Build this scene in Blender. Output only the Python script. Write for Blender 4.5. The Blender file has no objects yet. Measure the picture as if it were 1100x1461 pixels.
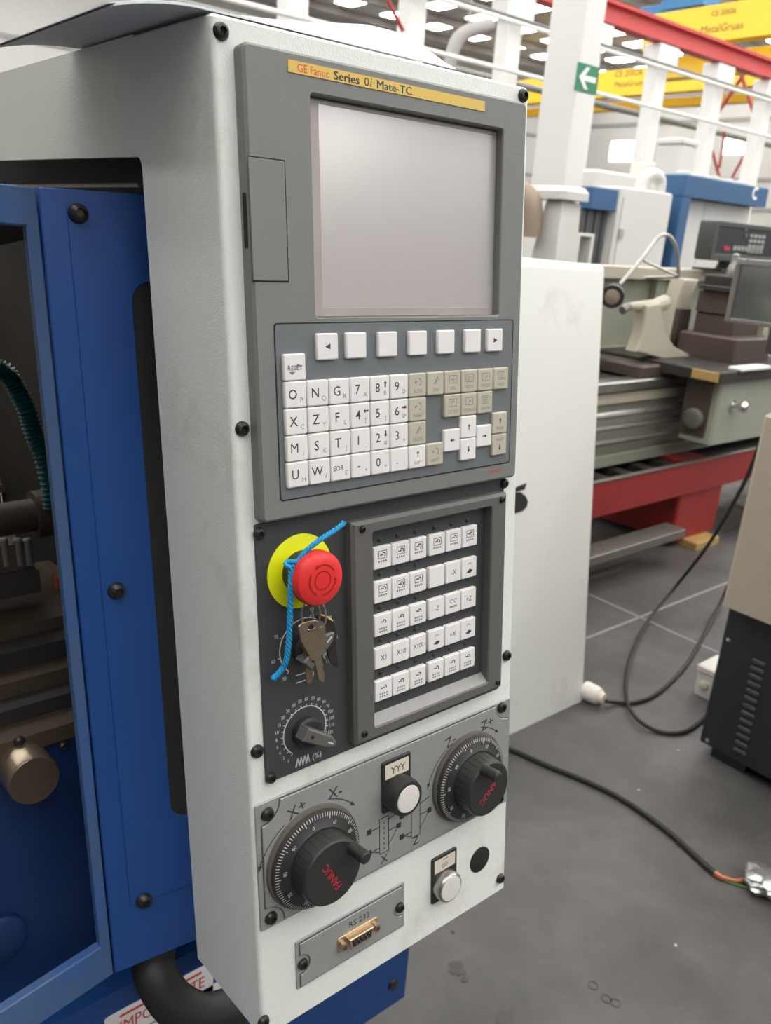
import bpy, bmesh, math, random
from mathutils import Vector, Matrix

sc = bpy.context.scene
COL = sc.collection
random.seed(7)
PI = math.pi

# ------------------------------------------------------------------ camera
# The console face leans back 7 degrees about the world X axis.  Panel units: one key pitch = 18 mm.
S = 0.018
TILT = math.radians(7.0)
F_PX, IMG_W, IMG_H = 1186.4, 1100, 1461
def _cam_axes(yaw, pitch, roll):
    cy, sy, cp, sp = math.cos(yaw), math.sin(yaw), math.cos(pitch), math.sin(pitch)
    f = Vector((sy*cp, cy*cp, -sp)); r = Vector((cy, -sy, 0)); d = f.cross(r)
    cr, sr = math.cos(roll), math.sin(roll)
    return r*cr + d*sr, d*cr - r*sr, f
M_P2W = Matrix.Rotation(-TILT, 3, 'X')                 # panel frame -> world frame
_rp, _dp, _fp = _cam_axes(math.radians(39.22), math.radians(13.53), math.radians(0.40))
CAM_P = Vector((-16.4546, -26.1193, 2.4479))           # camera in panel units (u, depth, v)
_c = M_P2W @ (CAM_P * S)
Z0 = 1.6 - _c.z
CAM_W = _c + Vector((0, 0, Z0))
RIGHT, DOWN, FWD = M_P2W @ _rp, M_P2W @ _dp, M_P2W @ _fp
cam_data = bpy.data.cameras.new('camera')
cam_data.sensor_fit = 'VERTICAL'; cam_data.sensor_height = 36.0; cam_data.sensor_width = 36.0*IMG_W/IMG_H
cam_data.lens = F_PX/IMG_H*36.0
cam_data.clip_start = 0.02; cam_data.clip_end = 300
cam_data.dof.use_dof = True; cam_data.dof.focus_distance = 0.60; cam_data.dof.aperture_fstop = 13.0
cam = bpy.data.objects.new('camera', cam_data); COL.objects.link(cam)
mw = Matrix.Identity(4)
for i in range(3):
    mw[i][0] = RIGHT[i]; mw[i][1] = -DOWN[i]; mw[i][2] = -FWD[i]; mw[i][3] = CAM_W[i]
cam.matrix_world = mw
sc.camera = cam

# ------------------------------------------------------------------ world, exposure
world = bpy.data.worlds.new('overcast'); sc.world = world; world.use_nodes = True
bg = world.node_tree.nodes['Background']; bg.inputs[0].default_value = (1.0, 1.0, 1.0, 1); bg.inputs[1].default_value = 1.75
SKYLIGHT_POWER = 15.0
sc.view_settings.view_transform = 'Standard'; sc.view_settings.look = 'None'
sc.view_settings.exposure = 0.0; sc.view_settings.gamma = 1.0; sc.view_settings.use_curve_mapping = False
sc.cycles.use_denoising = True
sc.cycles.max_bounces = 6; sc.cycles.diffuse_bounces = 4

# ------------------------------------------------------------------ points from the survey of the place
def ray_w(px, py): return (RIGHT*((px-550)/F_PX) + DOWN*((py-730.5)/F_PX) + FWD)
def ray_p(px, py): return (_rp*((px-550)/F_PX) + _dp*((py-730.5)/F_PX) + _fp)
def wx(px, py, X): d = ray_w(px, py); return CAM_W + d*((X-CAM_W.x)/d.x)
def wy(px, py, Y): d = ray_w(px, py); return CAM_W + d*((Y-CAM_W.y)/d.y)
def wz(px, py, Z=0.0): d = ray_w(px, py); return CAM_W + d*((Z-CAM_W.z)/d.z)
def pan(px, py, n=0.0):                                # (u, v) on the console plane that stands n proud
    d = ray_p(px, py); q = CAM_P + d*((-n-CAM_P.y)/d.y); return q.x, q.z
def pan_plane(px, py, p0, nrm):
    d = ray_p(px, py); return CAM_P + d*(((p0-CAM_P).dot(nrm))/d.dot(nrm))
def pan_side(px, py, u):                               # (depth, v) on a plane of constant u
    d = ray_p(px, py); q = CAM_P + d*((u-CAM_P.x)/d.x); return q.y, q.z
def dep(u, v, n):                                      # slide a point of the n=0 plane along its sight line to depth n
    k = (-n-CAM_P.y)/(0-CAM_P.y); return CAM_P.x+(u-CAM_P.x)*k, CAM_P.z+(v-CAM_P.z)*k

# ------------------------------------------------------------------ materials
def lin(c): return tuple(((x/255)/12.92 if x/255 <= .04045 else ((x/255+.055)/1.055)**2.4) for x in c)
MATS = {}
def mat(name, rgb, rough=.5, metal=0.0, var=.06, scale=60.0, bump=0.0, bscale=None, spec=.5, emit=None, coat=0.0, alpha=None, rvar=.08, detail=4, second=None, sec_scale=3.0, sec_lo=.5, sec_hi=.62):
    m = bpy.data.materials.new(name); m.use_nodes = True; nt = m.node_tree; N = nt.nodes; L = nt.links
    b = N['Principled BSDF']; c = lin(rgb)
    tc = N.new('ShaderNodeTexCoord')
    nz = N.new('ShaderNodeTexNoise'); nz.inputs['Scale'].default_value = scale; nz.inputs['Detail'].default_value = detail
    L.new(tc.outputs['Object'], nz.inputs['Vector'])
    mx = N.new('ShaderNodeMix'); mx.data_type = 'RGBA'
    mx.inputs['A'].default_value = tuple(max(0, x*(1-var)) for x in c)+(1,)
    mx.inputs['B'].default_value = tuple(min(1, x*(1+var)) for x in c)+(1,)
    L.new(nz.outputs['Fac'], mx.inputs['Factor'])
    out = mx.outputs['Result']
    if second:
        n2 = N.new('ShaderNodeTexNoise'); n2.inputs['Scale'].default_value = sec_scale; n2.inputs['Detail'].default_value = 6; n2.inputs['Roughness'].default_value = .65
        L.new(tc.outputs['Object'], n2.inputs['Vector'])
        rp = N.new('ShaderNodeValToRGB'); rp.color_ramp.elements[0].position = sec_lo; rp.color_ramp.elements[1].position = sec_hi
        L.new(n2.outputs['Fac'], rp.inputs['Fac'])
        m2 = N.new('ShaderNodeMix'); m2.data_type = 'RGBA'
        L.new(rp.outputs['Color'], m2.inputs['Factor']); L.new(out, m2.inputs['A']); m2.inputs['B'].default_value = lin(second)+(1,)
        out = m2.outputs['Result']
    L.new(out, b.inputs['Base Color'])
    b.inputs['Metallic'].default_value = metal; b.inputs['Specular IOR Level'].default_value = spec
    if rvar:
        mr = N.new('ShaderNodeMapRange'); mr.inputs['To Min'].default_value = max(.02, rough-rvar); mr.inputs['To Max'].default_value = min(1, rough+rvar)
        L.new(nz.outputs['Fac'], mr.inputs['Value']); L.new(mr.outputs['Result'], b.inputs['Roughness'])
    else: b.inputs['Roughness'].default_value = rough
    if bump:
        nb = N.new('ShaderNodeTexNoise'); nb.inputs['Scale'].default_value = bscale or scale*4; nb.inputs['Detail'].default_value = 3
        L.new(tc.outputs['Object'], nb.inputs['Vector'])
        bp = N.new('ShaderNodeBump'); bp.inputs['Strength'].default_value = bump; bp.inputs['Distance'].default_value = .001
        L.new(nb.outputs['Fac'], bp.inputs['Height']); L.new(bp.outputs['Normal'], b.inputs['Normal'])
    if emit: b.inputs['Emission Color'].default_value = lin(emit[0])+(1,); b.inputs['Emission Strength'].default_value = emit[1]
    if coat: b.inputs['Coat Weight'].default_value = coat; b.inputs['Coat Roughness'].default_value = .2
    if alpha is not None: b.inputs['Alpha'].default_value = alpha
    MATS[name] = m
    return name
mat('white_paint', (232,235,230), .42, var=.03, scale=220, bump=.35, bscale=900, second=(205,200,186), sec_scale=9, sec_lo=.58, sec_hi=.80)
mat('cabinet_paint', (230,231,226), .45, var=.02, scale=60, bump=.1, bscale=500, second=(208,206,198), sec_scale=4, sec_lo=.6, sec_hi=.8)
mat('bezel_grey', (124,126,124), .52, var=.05, scale=300, bump=.25, bscale=1500)
mat('bezel_dark', (98,97,95), .52, var=.05, scale=300, bump=.25, bscale=1500)
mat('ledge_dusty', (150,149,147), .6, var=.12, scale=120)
mat('grip_grey', (96,93,90), .45, var=.06, scale=200)
mat('keypad_grey', (110,115,117), .5, var=.04, scale=200)
mat('panel_dark', (64,67,68), .5, var=.05, scale=200)
mat('groove_dark', (30,31,31), .8)
mat('key_white', (238,235,233), .4, var=.02, scale=200)
mat('key_khaki', (192,188,170), .42, var=.03, scale=200)
mat('print_dark', (58,58,60), .6, var=.02)
mat('print_grey', (128,126,124), .6, var=.02)
mat('print_white', (200,202,202), .6, var=.02)
mat('print_red', (196,44,62), .5, var=.02)
mat('label_yellow', (226,190,88), .45, var=.03, scale=40)
mat('label_red', (212,92,66), .5, var=.02)
mat('screen', (186,180,178), .26, var=.03, scale=12, spec=.9, rvar=.03, coat=.6)
mat('screen_edge', (172,163,161), .4, var=.15, scale=40)
mat('estop_yellow', (244,250,20), .42, var=.04, scale=60)
mat('estop_red', (228,54,52), .36, var=.03, scale=60)
mat('estop_red_print', (168,30,36), .4)
mat('black_plastic', (44,44,45), .45, var=.1, scale=200)
mat('black_rubber', (34,33,33), .6, var=.1, scale=100)
mat('black_gloss', (48,44,42), .28, var=.1, scale=100)
mat('wheel_black', (48,47,46), .42, var=.08, scale=300, bump=.1, bscale=1500)
mat('wheel_ring', (58,54,51), .5, var=.1, scale=120)
mat('wheel_back', (96,90,84), .55, var=.1, scale=120)
mat('plate_grey', (160,163,161), .42, metal=.25, var=.10, scale=90, bump=.15, bscale=700, second=(168,170,168), sec_scale=30, sec_lo=.55, sec_hi=.75)
mat('plate_edge', (84,82,79), .55, var=.2, scale=200)
mat('screw_dark', (62,60,58), .35, metal=.6, var=.15, scale=300)
mat('steel', (170,168,164), .3, metal=.9, var=.12, scale=80)
mat('steel_dull', (130,126,120), .45, metal=.7, var=.15, scale=60)
mat('steel_warm', (176,160,138), .3, metal=.85, var=.15, scale=120, bump=.1)
mat('key_brown', (128,110,92), .4, metal=.6, var=.15, scale=120)
mat('chrome', (225,225,225), .12, metal=1.0, var=.03, rvar=.03)
mat('gold_tin', (206,180,150), .3, metal=.8, var=.1, scale=200)
mat('button_white', (224,220,214), .35, var=.03)
mat('label_cream', (220,212,196), .5, var=.04, scale=200)
mat('rope_blue', (22,148,205), .6, var=.12, scale=400)
mat('paper', (206,208,212), .6, var=.015, scale=10, rvar=.02)
mat('door_blue', (30,76,146), .42, var=.06, scale=14, bump=.12, bscale=300)
mat('door_blue_worn', (70,98,140), .5, var=.12, scale=20, second=(62,96,152), sec_scale=14)
mat('apron_blue_shaded', (14,46,92), .5, var=.1, scale=10)  # machine blue darkened, interior shade put into the colour
mat('base_blue', (22,66,128), .45, var=.08, scale=10, bump=.1, bscale=200)
mat('inner_cream', (150,138,120), .6, var=.1, scale=8, second=(120,106,88), sec_scale=6)
mat('inner_brown', (66,54,42), .6, var=.15, scale=14)
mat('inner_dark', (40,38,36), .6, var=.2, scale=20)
mat('hose_teal', (24,96,100), .5, var=.1, scale=50)
mat('orange', (196,90,50), .5)
mat('sticker_white', (222,220,218), .5, var=.03)
mat('sticker_red', (190,40,44), .5)
mat('floor_concrete', (88,86,85), .52, var=.34, scale=16, bump=.1, bscale=60, second=(64,62,61), sec_scale=2.6, sec_lo=.40, sec_hi=.72, detail=9)
mat('floor_patch', (104,102,102), .5, var=.08, scale=6, bump=.1, bscale=60)
mat('floor_joint', (140,136,132), .7, var=.1)
mat('floor_stain', (66,60,58), .5, var=.2, scale=60)
mat('floor_speck', (190,188,182), .6)
mat('wall_white', (196,195,192), .6, var=.02, scale=1)
mat('light_block_grey', (84,82,80), .7, var=.04, scale=2)
mat('wall_line', (150,148,146), .6)
mat('roof_grey', (172,170,168), .7, var=.05, scale=.6)
mat('roof_beam', (120,114,110), .6)
mat('column_white', (226,225,221), .45, var=.02, scale=3)
mat('skylight', (255,255,255), .6, emit=((255,253,248), SKYLIGHT_POWER))
mat('flood_glow', (255,255,255), .5, emit=((255,250,244), 26.0))
mat('window_glow', (255,255,255), .6, emit=((255,255,255), 4.0))
mat('crane_yellow', (236,194,46), .45, var=.03, scale=1)
mat('crane_text', (92,74,36), .6)
mat('beam_red', (190,62,60), .5, var=.08, scale=1.5)
mat('brace_red', (160,52,54), .5)
mat('hoist_blue', (52,116,170), .5)
mat('rail_grey', (128,130,126), .5, metal=.3)
mat('sign_green', (48,128,92), .5)
mat('sign_white', (240,240,236), .5)
mat('lathe_green', (150,153,139), .5, var=.05, scale=8)
mat('lathe_cream', (180,173,156), .5, var=.06, scale=10)
mat('lathe_red', (146,36,33), .45, var=.10, scale=5, second=(112,36,33), sec_scale=6, sec_lo=.55, sec_hi=.8)
mat('lathe_dark', (58,54,51), .5, metal=.3, var=.2, scale=12)
mat('lathe_brown', (84,72,66), .5, metal=.3, var=.15, scale=12)
mat('brass_dirty', (176,142,84), .5, var=.2, scale=20)
mat('vmc_white', (206,205,200), .5, var=.02, scale=2)
mat('vmc_blue', (46,86,128), .5, var=.04, scale=2)
mat('vmc_curtain', (76,80,80), .5, var=.1, scale=3)
mat('machine_beige', (178,166,148), .5, var=.04, scale=6)
mat('machine_black', (38,41,42), .5, var=.08, scale=30, bump=.15, bscale=300)
mat('louvre_grey', (70,72,72), .5)
mat('plug_white', (226,220,214), .45)
mat('copper', (176,112,80), .4, metal=.5)
mat('wire_green', (80,150,80), .5)
mat('foil', (190,190,188), .3, metal=.8, var=.2, scale=60, bump=.5, bscale=200)
mat('tan_roll', (150,132,116), .6)
def glass_mat():
    m = bpy.data.materials.new('clear_plastic'); m.use_nodes = True; b = m.node_tree.nodes['Principled BSDF']
    b.inputs['Base Color'].default_value = (.24,.26,.25,1); b.inputs['Roughness'].default_value = .16
    b.inputs['Transmission Weight'].default_value = .75; b.inputs['IOR'].default_value = 1.3
    MATS['clear_plastic'] = m
glass_mat()

# ------------------------------------------------------------------ mesh building
TP = lambda a, b, c: (a*S, -c*S, b*S)                    # console: (u, v, n)
TW = lambda a, b, c: (a, b, c)                           # world: plain
def TY(y0): return lambda a, b, c: (a, y0-c, b)          # upright plane facing -Y: (x, z, proud)
def TX(x0): return lambda a, b, c: (x0-c, a, b)          # upright plane facing -X: (y, z, proud)

def rr(a0, a1, b0, b1, r=0.0, seg=4):
    if r <= 0: return [(a0,b0),(a1,b0),(a1,b1),(a0,b1)]
    p = []
    for cx, cy, t0 in ((a1-r,b0+r,-PI/2),(a1-r,b1-r,0),(a0+r,b1-r,PI/2),(a0+r,b0+r,PI)):
        for i in range(seg+1):
            t = t0+PI/2*i/seg; p.append((cx+r*math.cos(t), cy+r*math.sin(t)))
    return p
def circ(a, b, r, n=32, t0=0.0): return [(a+r*math.cos(t0+2*PI*i/n), b+r*math.sin(t0+2*PI*i/n)) for i in range(n)]
def area2(P): return sum(P[i][0]*P[(i+1)%len(P)][1]-P[(i+1)%len(P)][0]*P[i][1] for i in range(len(P)))/2
def inset(P, d):
    n = len(P); s = 1 if area2(P) > 0 else -1; out = []
    for i in range(n):
        x0,y0 = P[i-1]; x1,y1 = P[i]; x2,y2 = P[(i+1)%n]
        e1 = Vector((x1-x0,y1-y0)); e2 = Vector((x2-x1,y2-y1))
        if e1.length < 1e-9: e1 = e2
        if e2.length < 1e-9: e2 = e1
        e1.normalize(); e2.normalize()
        n1 = Vector((-e1.y,e1.x))*s; n2 = Vector((-e2.y,e2.x))*s
        m = n1+n2; k = m.dot(n1)
        m = n1 if k < .15 else m/k
        out.append((x1+m.x*d, y1+m.y*d))
    return out

class MB:
    def __init__(self, T=TW, m=None): self.v = []; self.f = []; self.fm = []; self.ms = []; self.T = T; self.cur = m
    def mi(self, m):
        m = m or self.cur
        if m not in self.ms: self.ms.append(m)
        return self.ms.index(m)
    def add(self, pts):
        i = len(self.v); self.v += [self.T(*p) for p in pts]; return list(range(i, i+len(pts)))
    def face(self, idx, m=None): self.f.append(tuple(idx)); self.fm.append(self.mi(m))
    def poly(self, pts, m=None): self.face(self.add(pts), m); return self
    def bridge(self, A, B, m=None, closed=True):
        n = len(A)
        for i in range(n if closed else n-1):
            j = (i+1)%n; self.face((A[i],A[j],B[j],B[i]), m)
    def plate(self, P, c0, c1, bev=0.0, m=None, back=True):
        s = 1 if c1 > c0 else -1
        A = self.add([(a,b,c0) for a,b in P])
        if bev > 0:
            B = self.add([(a,b,c1-s*bev) for a,b in P]); Q = inset(P, bev); C = self.add([(a,b,c1) for a,b in Q])
            self.bridge(A,B,m); self.bridge(B,C,m); self.face(C,m)
        else:
            B = self.add([(a,b,c1) for a,b in P]); self.bridge(A,B,m); self.face(B,m)
        if back: self.face(A[::-1], m)
        return self
    def frame(self, O, I, c0, c1, bev=0.0, m=None, ibev=None, back=True):
        s = 1 if c1 > c0 else -1; ib = bev if ibev is None else ibev
        A = self.add([(a,b,c0) for a,b in O]); B = self.add([(a,b,c1-s*bev) for a,b in O]); self.bridge(A,B,m)
        if bev > 0: C = self.add([(a,b,c1) for a,b in inset(O,bev)]); self.bridge(B,C,m)
        else: C = B
        if ib > 0: D = self.add([(a,b,c1) for a,b in inset(I,-ib)]); E2 = self.add([(a,b,c1-s*ib) for a,b in I]); self.bridge(C,D,m); self.bridge(D,E2,m)
        else: E2 = self.add([(a,b,c1) for a,b in I]); self.bridge(C,E2,m)
        G = self.add([(a,b,c0) for a,b in I]); self.bridge(E2,G,m)
        if back: self.bridge(G,A,m)
        return self
    def box(self, x0,x1,y0,y1,z0,z1, bev=0.0, m=None):
        return self.plate(rr(x0,x1,y0,y1,bev,1) if bev else rr(x0,x1,y0,y1), z0, z1, bev, m)
    def lathe(self, prof, a=0, b=0, n=32, m=None, t0=0.0, ms=None, caps=True):
        prev = None
        for k, (r, c) in enumerate(prof):
            ring = self.add([(a,b,c)]) if r < 1e-9 else self.add([(x,y,c) for x,y in circ(a,b,r,n,t0)])
            mm = ms[k-1] if (ms and k) else m
            if prev is not None:
                if len(ring) == 1 and len(prev) > 1:
                    for i in range(n): self.face((prev[i],prev[(i+1)%n],ring[0]), mm)
                elif len(prev) == 1 and len(ring) > 1:
                    for i in range(n): self.face((prev[0],ring[(i+1)%n],ring[i]), mm)
                elif len(ring) > 1: self.bridge(prev, ring, mm)
            elif len(ring) > 1 and caps: self.face(ring[::-1], m)
            prev = ring
        if caps and len(prev) > 1: self.face(prev, ms[-1] if ms else m)
        return self
    def tube(self, pts, r, n=8, m=None, caps=True, raw=False):
        P = [Vector(p if raw else self.T(*p)) for p in pts]; rs = r if isinstance(r, (list,tuple)) else [r]*len(P)
        T0 = self.T; self.T = TW; prev = None; up = None
        for i, p in enumerate(P):
            t = (P[min(i+1,len(P)-1)]-P[max(i-1,0)])
            t = t.normalized() if t.length > 1e-12 else Vector((0,0,1))
            if up is None: up = Vector((0,0,1)) if abs(t.z) < .9 else Vector((1,0,0))
            sd = t.cross(up).normalized(); up = sd.cross(t).normalized()
            ring = self.add([tuple(p+(sd*math.cos(2*PI*k/n)+up*math.sin(2*PI*k/n))*rs[i]) for k in range(n)])
            if prev: self.bridge(prev, ring, m)
            elif caps: self.face(ring[::-1], m)
            prev = ring
        if caps: self.face(prev, m)
        self.T = T0
        return self
    def seg(self, a0, b0, a1, b1, w, c0, c1, m=None):       # a printed or raised stroke
        d = Vector((a1-a0,b1-b0)); l = d.length
        if l < 1e-9: return self
        q = Vector((-d.y,d.x))/l*w/2
        return self.plate([(a0-q.x,b0-q.y),(a1-q.x,b1-q.y),(a1+q.x,b1+q.y),(a0+q.x,b0+q.y)], c0, c1, 0, m, back=False)
    def arc(self, a, b, r, t0, t1, w, c0, c1, n=24, m=None):
        i_ = [(a+(r-w/2)*math.cos(t0+(t1-t0)*i/n), b+(r-w/2)*math.sin(t0+(t1-t0)*i/n)) for i in range(n+1)]
        o_ = [(a+(r+w/2)*math.cos(t0+(t1-t0)*i/n), b+(r+w/2)*math.sin(t0+(t1-t0)*i/n)) for i in range(n+1)]
        for k in range(n):
            A = self.add([(*i_[k],c1),(*o_[k],c1),(*o_[k+1],c1),(*i_[k+1],c1)]); self.face(A, m)
        return self
    def text_fit(self, s, a0, a1, b, h, c, m=None):
        return self.text(s, a0, b, h, c, m, sx=(a1-a0)/(glyphs(s)[2]*h), center=False)
    def text(self, s, a, b, h, c, m=None, ang=0.0, sx=1.0, center=True):
        vs, fs, w = glyphs(s); ca, sa = math.cos(ang), math.sin(ang); pts = []
        for x, y in vs:
            x = (x-(w/2 if center else 0))*h*sx; y = (y-.5)*h
            pts.append((a+x*ca-y*sa, b+x*sa+y*ca, c))
        I = self.add(pts)
        for f in fs: self.face([I[k] for k in f], m)
        return self
GL = {}
def glyphs(s):
    if s in GL: return GL[s]
    cu = bpy.data.curves.new('glyph', 'FONT'); cu.body = s; cu.resolution_u = 2; cu.offset = 0.0 if 'M' in s else .006
    o = bpy.data.objects.new('glyph', cu); COL.objects.link(o)
    dg = bpy.context.evaluated_depsgraph_get(); me = o.evaluated_get(dg).to_mesh()
    vs = [(v.co.x, v.co.y) for v in me.vertices]; fs = [tuple(p.vertices) for p in me.polygons]
    o.evaluated_get(dg).to_mesh_clear(); bpy.data.objects.remove(o); bpy.data.curves.remove(cu)
    k = 1/.69; x0 = min([v[0] for v in vs] or [0]); vs = [((x-x0)*k, y*k) for x, y in vs]
    GL[s] = (vs, fs, max([v[0] for v in vs] or [0])); return GL[s]

ORG = {}
def obj(name, mb, parent=None, smooth=35, origin=None):
    xs = [p[0] for p in mb.v]; ys = [p[1] for p in mb.v]; zs = [p[2] for p in mb.v]
    o0 = Vector(origin) if origin else Vector(((min(xs)+max(xs))/2, (min(ys)+max(ys))/2, min(zs)))
    me = bpy.data.meshes.new(name); me.from_pydata([tuple(Vector(p)-o0) for p in mb.v], [], mb.f)
    for m in mb.ms: me.materials.append(MATS[m])
    me.polygons.foreach_set('material_index', mb.fm)
    b = bmesh.new(); b.from_mesh(me); bmesh.ops.recalc_face_normals(b, faces=b.faces[:]); b.to_mesh(me); b.free()
    me.polygons.foreach_set('use_smooth', [True]*len(me.polygons)); me.set_sharp_from_angle(angle=math.radians(smooth)); me.update()
    o = bpy.data.objects.new(name, me); COL.objects.link(o); ORG[o.name] = o0
    if parent: o.parent = parent; o.location = o0-ORG[parent.name]
    else: o.location = o0
    return o
def empty(name, base, rot=None, world_loc=None):
    o = bpy.data.objects.new(name, None); COL.objects.link(o); o.empty_display_size = .1
    ORG[o.name] = Vector(base); o.location = world_loc if world_loc is not None else base
    if rot: o.rotation_euler = rot
    return o
def tag(o, label, cat, group=None, kind=None):
    o['label'] = label
    if cat: o['category'] = cat
    if group: o['group'] = group
    if kind: o['kind'] = kind
    return o
def struct(name, mb, label, parent=None):
    o = obj(name, mb, parent); o['kind'] = 'structure'; o['label'] = label; return o
def console_root(name, base):                             # an Empty standing on the leaning console frame
    b = Vector(TP(*base)); return empty(name, b, (-TILT,0,0), M_P2W @ b + Vector((0,0,Z0)))
def copy_tree(o, parent=None):
    c = o.copy(); COL.objects.link(c); c.parent = parent; ORG[c.name] = ORG[o.name]
    for ch in list(o.children): copy_tree(ch, c)
    return c
def smooth_path(P, k=6):                                  # Catmull-Rom through the points
    P = [Vector(p) for p in P]; out = []
    for i in range(len(P)-1):
        a = P[max(i-1,0)]; b = P[i]; c = P[i+1]; d = P[min(i+2,len(P)-1)]
        for j in range(k):
            t = j/k; out.append(.5*((2*b)+(c-a)*t+(2*a-5*b+4*c-d)*t*t+(3*b-a-3*c+d)*t**3))
    out.append(P[-1]); return out

# ================================================================== the hall
fl = MB(TW, 'floor_concrete'); fl.box(-14, 62, -14, 52, -.12, 0)
floor = struct('floor', fl, 'mottled grey polished concrete floor with pale saw-cut joints')
jn = MB(TW, 'floor_joint')
for x in (-3.2, 2.86, 8.9, 15): jn.box(x-.006, x+.006, -14, 40, 0, .0012)
obj('floor_joint', jn, floor)
jn = MB(TW, 'floor_joint')
for y in (-4.7, 1.395, 7.4): jn.box(-14, 60, y-.006, y+.006, 0, .0012)
obj('floor_joint', jn, floor)
def stain(px, py, r, name='floor_stain', m='floor_stain', k=9, seedv=0):
    rnd = random.Random(seedv); c = wz(px, py); b = MB(TW, m); n = 22
    rad = [r*(.75+.5*rnd.random()) for _ in range(n)]
    b.plate([(c.x+rad[i]*math.cos(2*PI*i/n), c.y+rad[i]*math.sin(2*PI*i/n)) for i in range(n)], .0008, .0016, 0); return obj(name, b, floor)
stain(652, 1382, .020, seedv=1); stain(722, 1455, .022, seedv=2); stain(663, 1398, .008, seedv=3); stain(646, 1330, .005, seedv=4)
for i, (px, py) in enumerate(((964,1349),(968,1071),(911,1127))): stain(px, py, .0035, 'floor_speck', 'floor_speck', seedv=10+i)
for px, py in ((846,1406),(865,1425),(878,1431)):
    c = wz(px, py); b = MB(TW, 'floor_stain'); b.frame(circ(c.x,c.y,.012,20), circ(c.x,c.y,.009,20), 0, .0012, 0); obj('ring_mark', b, floor)

w = MB(TX(60), 'wall_white'); w.plate(rr(-14, 52, 0, 17), 0, -.3)
wall_end = struct('wall_end', w, 'far white sheet-clad end wall of the hall')
for z in (4.6, 6.6, 10.6, 12.4):
    q = MB(TX(60), 'wall_line'); q.plate(rr(-13, 51, z-.12, z+.12), .001, .08); obj('cladding_rail', q, wall_end)
w = MB(TY(50), 'wall_white'); w.plate(rr(-14, 60, 0, 17), 0, -.3)
wall_side = struct('wall_side', w, 'long white side wall of the hall')
for z in (3.5, 6.5, 9.5):
    q = MB(TY(50), 'wall_line'); q.plate(rr(-13, 59, z-.12, z+.12), .001, .08); obj('cladding_rail', q, wall_side)
w = MB(TX(-2.6), 'light_block_grey'); w.plate(rr(-4.2, 50, 0, 4.4), 0, .3)  # unseen wall added to block light from the left
struct('light_block_left', w, 'added unseen grey wall blocking light on the operator side of the lathe')
w = MB(TY(-4.2), 'light_block_grey'); w.plate(rr(-2.6, 60, 0, 2.8), 0, .3)  # unseen low wall added to block low light and let high light in
struct('light_block_back', w, 'added unseen half-height grey wall blocking low light behind the operator')
fr_ = empty('flood_lamp', (3.15, -4.2, 2.8)); tag(fr_, 'work floodlight on a short post above the added rear wall', 'lamp')
q = MB(TW, 'steel_dull'); q.tube([(3.15,-4.35,2.8),(3.15,-4.35,3.2)], .03, 8); obj('post', q, fr_)
q = MB(TY(-4.3), 'machine_black'); q.plate(rr(2.9, 3.4, 3.08, 3.38, .03, 2), 0, .1, .02); obj('lamp_housing', q, fr_)
q = MB(lambda a, b_, c: (a, -4.2+.11+c, b_), 'flood_glow'); q.plate(rr(2.93, 3.37, 3.11, 3.35, .02, 2), -.2, .0); obj('lens', q, fr_)
rf = MB(TW, 'roof_grey'); rf.box(-14, 60.3, -14, 50.3, 14.0, 14.3)
ceiling = struct('ceiling', rf, 'pale grey ribbed roof of the hall')
for y in range(-13, 50, 4):
    q = MB(TW, 'roof_beam'); q.box(-14, 60, y-.1, y+.1, 13.6, 13.999); obj('purlin', q, ceiling)
k = 0
for i in range(20):
    for j in range(15):
        x, y = -9+3.5*i, -11+4*j
        q = MB(TW, 'skylight'); q.box(x-.6, x+.6, y-.9, y+.9, 13.93, 13.998)
        o = obj('skylight', q, ceiling)
for i, (px0, py0, px1, py1) in enumerate(((873,202,904,230),(948,198,965,222),(1034,197,1073,220))):
    a = wx(px0, py0, 60); b = wx(px1, py1, 60)
    q = MB(TX(60), 'window_glow'); q.plate(rr(min(a.y,b.y), max(a.y,b.y), min(a.z,b.z), max(a.z,b.z), .15), .01, .06)
    o = obj('window_%d' % (i+1), q); tag(o, ('square glaring window left of the first far column', 'narrow glaring window between two far columns', 'wide glaring window beyond the blue machine frame')[i], None, None, 'structure')

# big near column with the arrow sign
def h_column(y, x, w, d, z1, name='column'):
    b = MB(TW, 'column_white'); t = .03
    b.box(x-w/2, x+w/2, y, y+d, 0, z1, .01)
    return b
cx0 = 6.27
b = MB(TW, 'column_white'); b.box(cx0, cx0+.27, 5.0, 5.42, 0.0, 14.0, .012); b.box(cx0-.08, cx0+.35, 4.92, 5.5, 0, .03)
struct('column_near', b, 'broad white steel column carrying the green arrow sign')
s0 = MB(TY(4.998), 'sign_green'); s0.plate(rr(cx0-.035, cx0+.285, 2.885, 3.115), 0, .004)
sign = obj('arrow_sign', s0); tag(sign, 'green exit sign with a white left arrow on column', 'sign')
a = MB(TY(4.993), 'sign_white'); xm, zm = cx0+.125, 3.0
a.plate([(xm-.12,zm),(xm-.03,zm+.09),(xm+.02,zm+.09),(xm-.045,zm+.022),(xm+.12,zm+.022),(xm+.12,zm-.022),(xm-.045,zm-.022),(xm+.02,zm-.09),(xm-.03,zm-.09)], 0, .003)
obj('arrow', a, sign)

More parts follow.
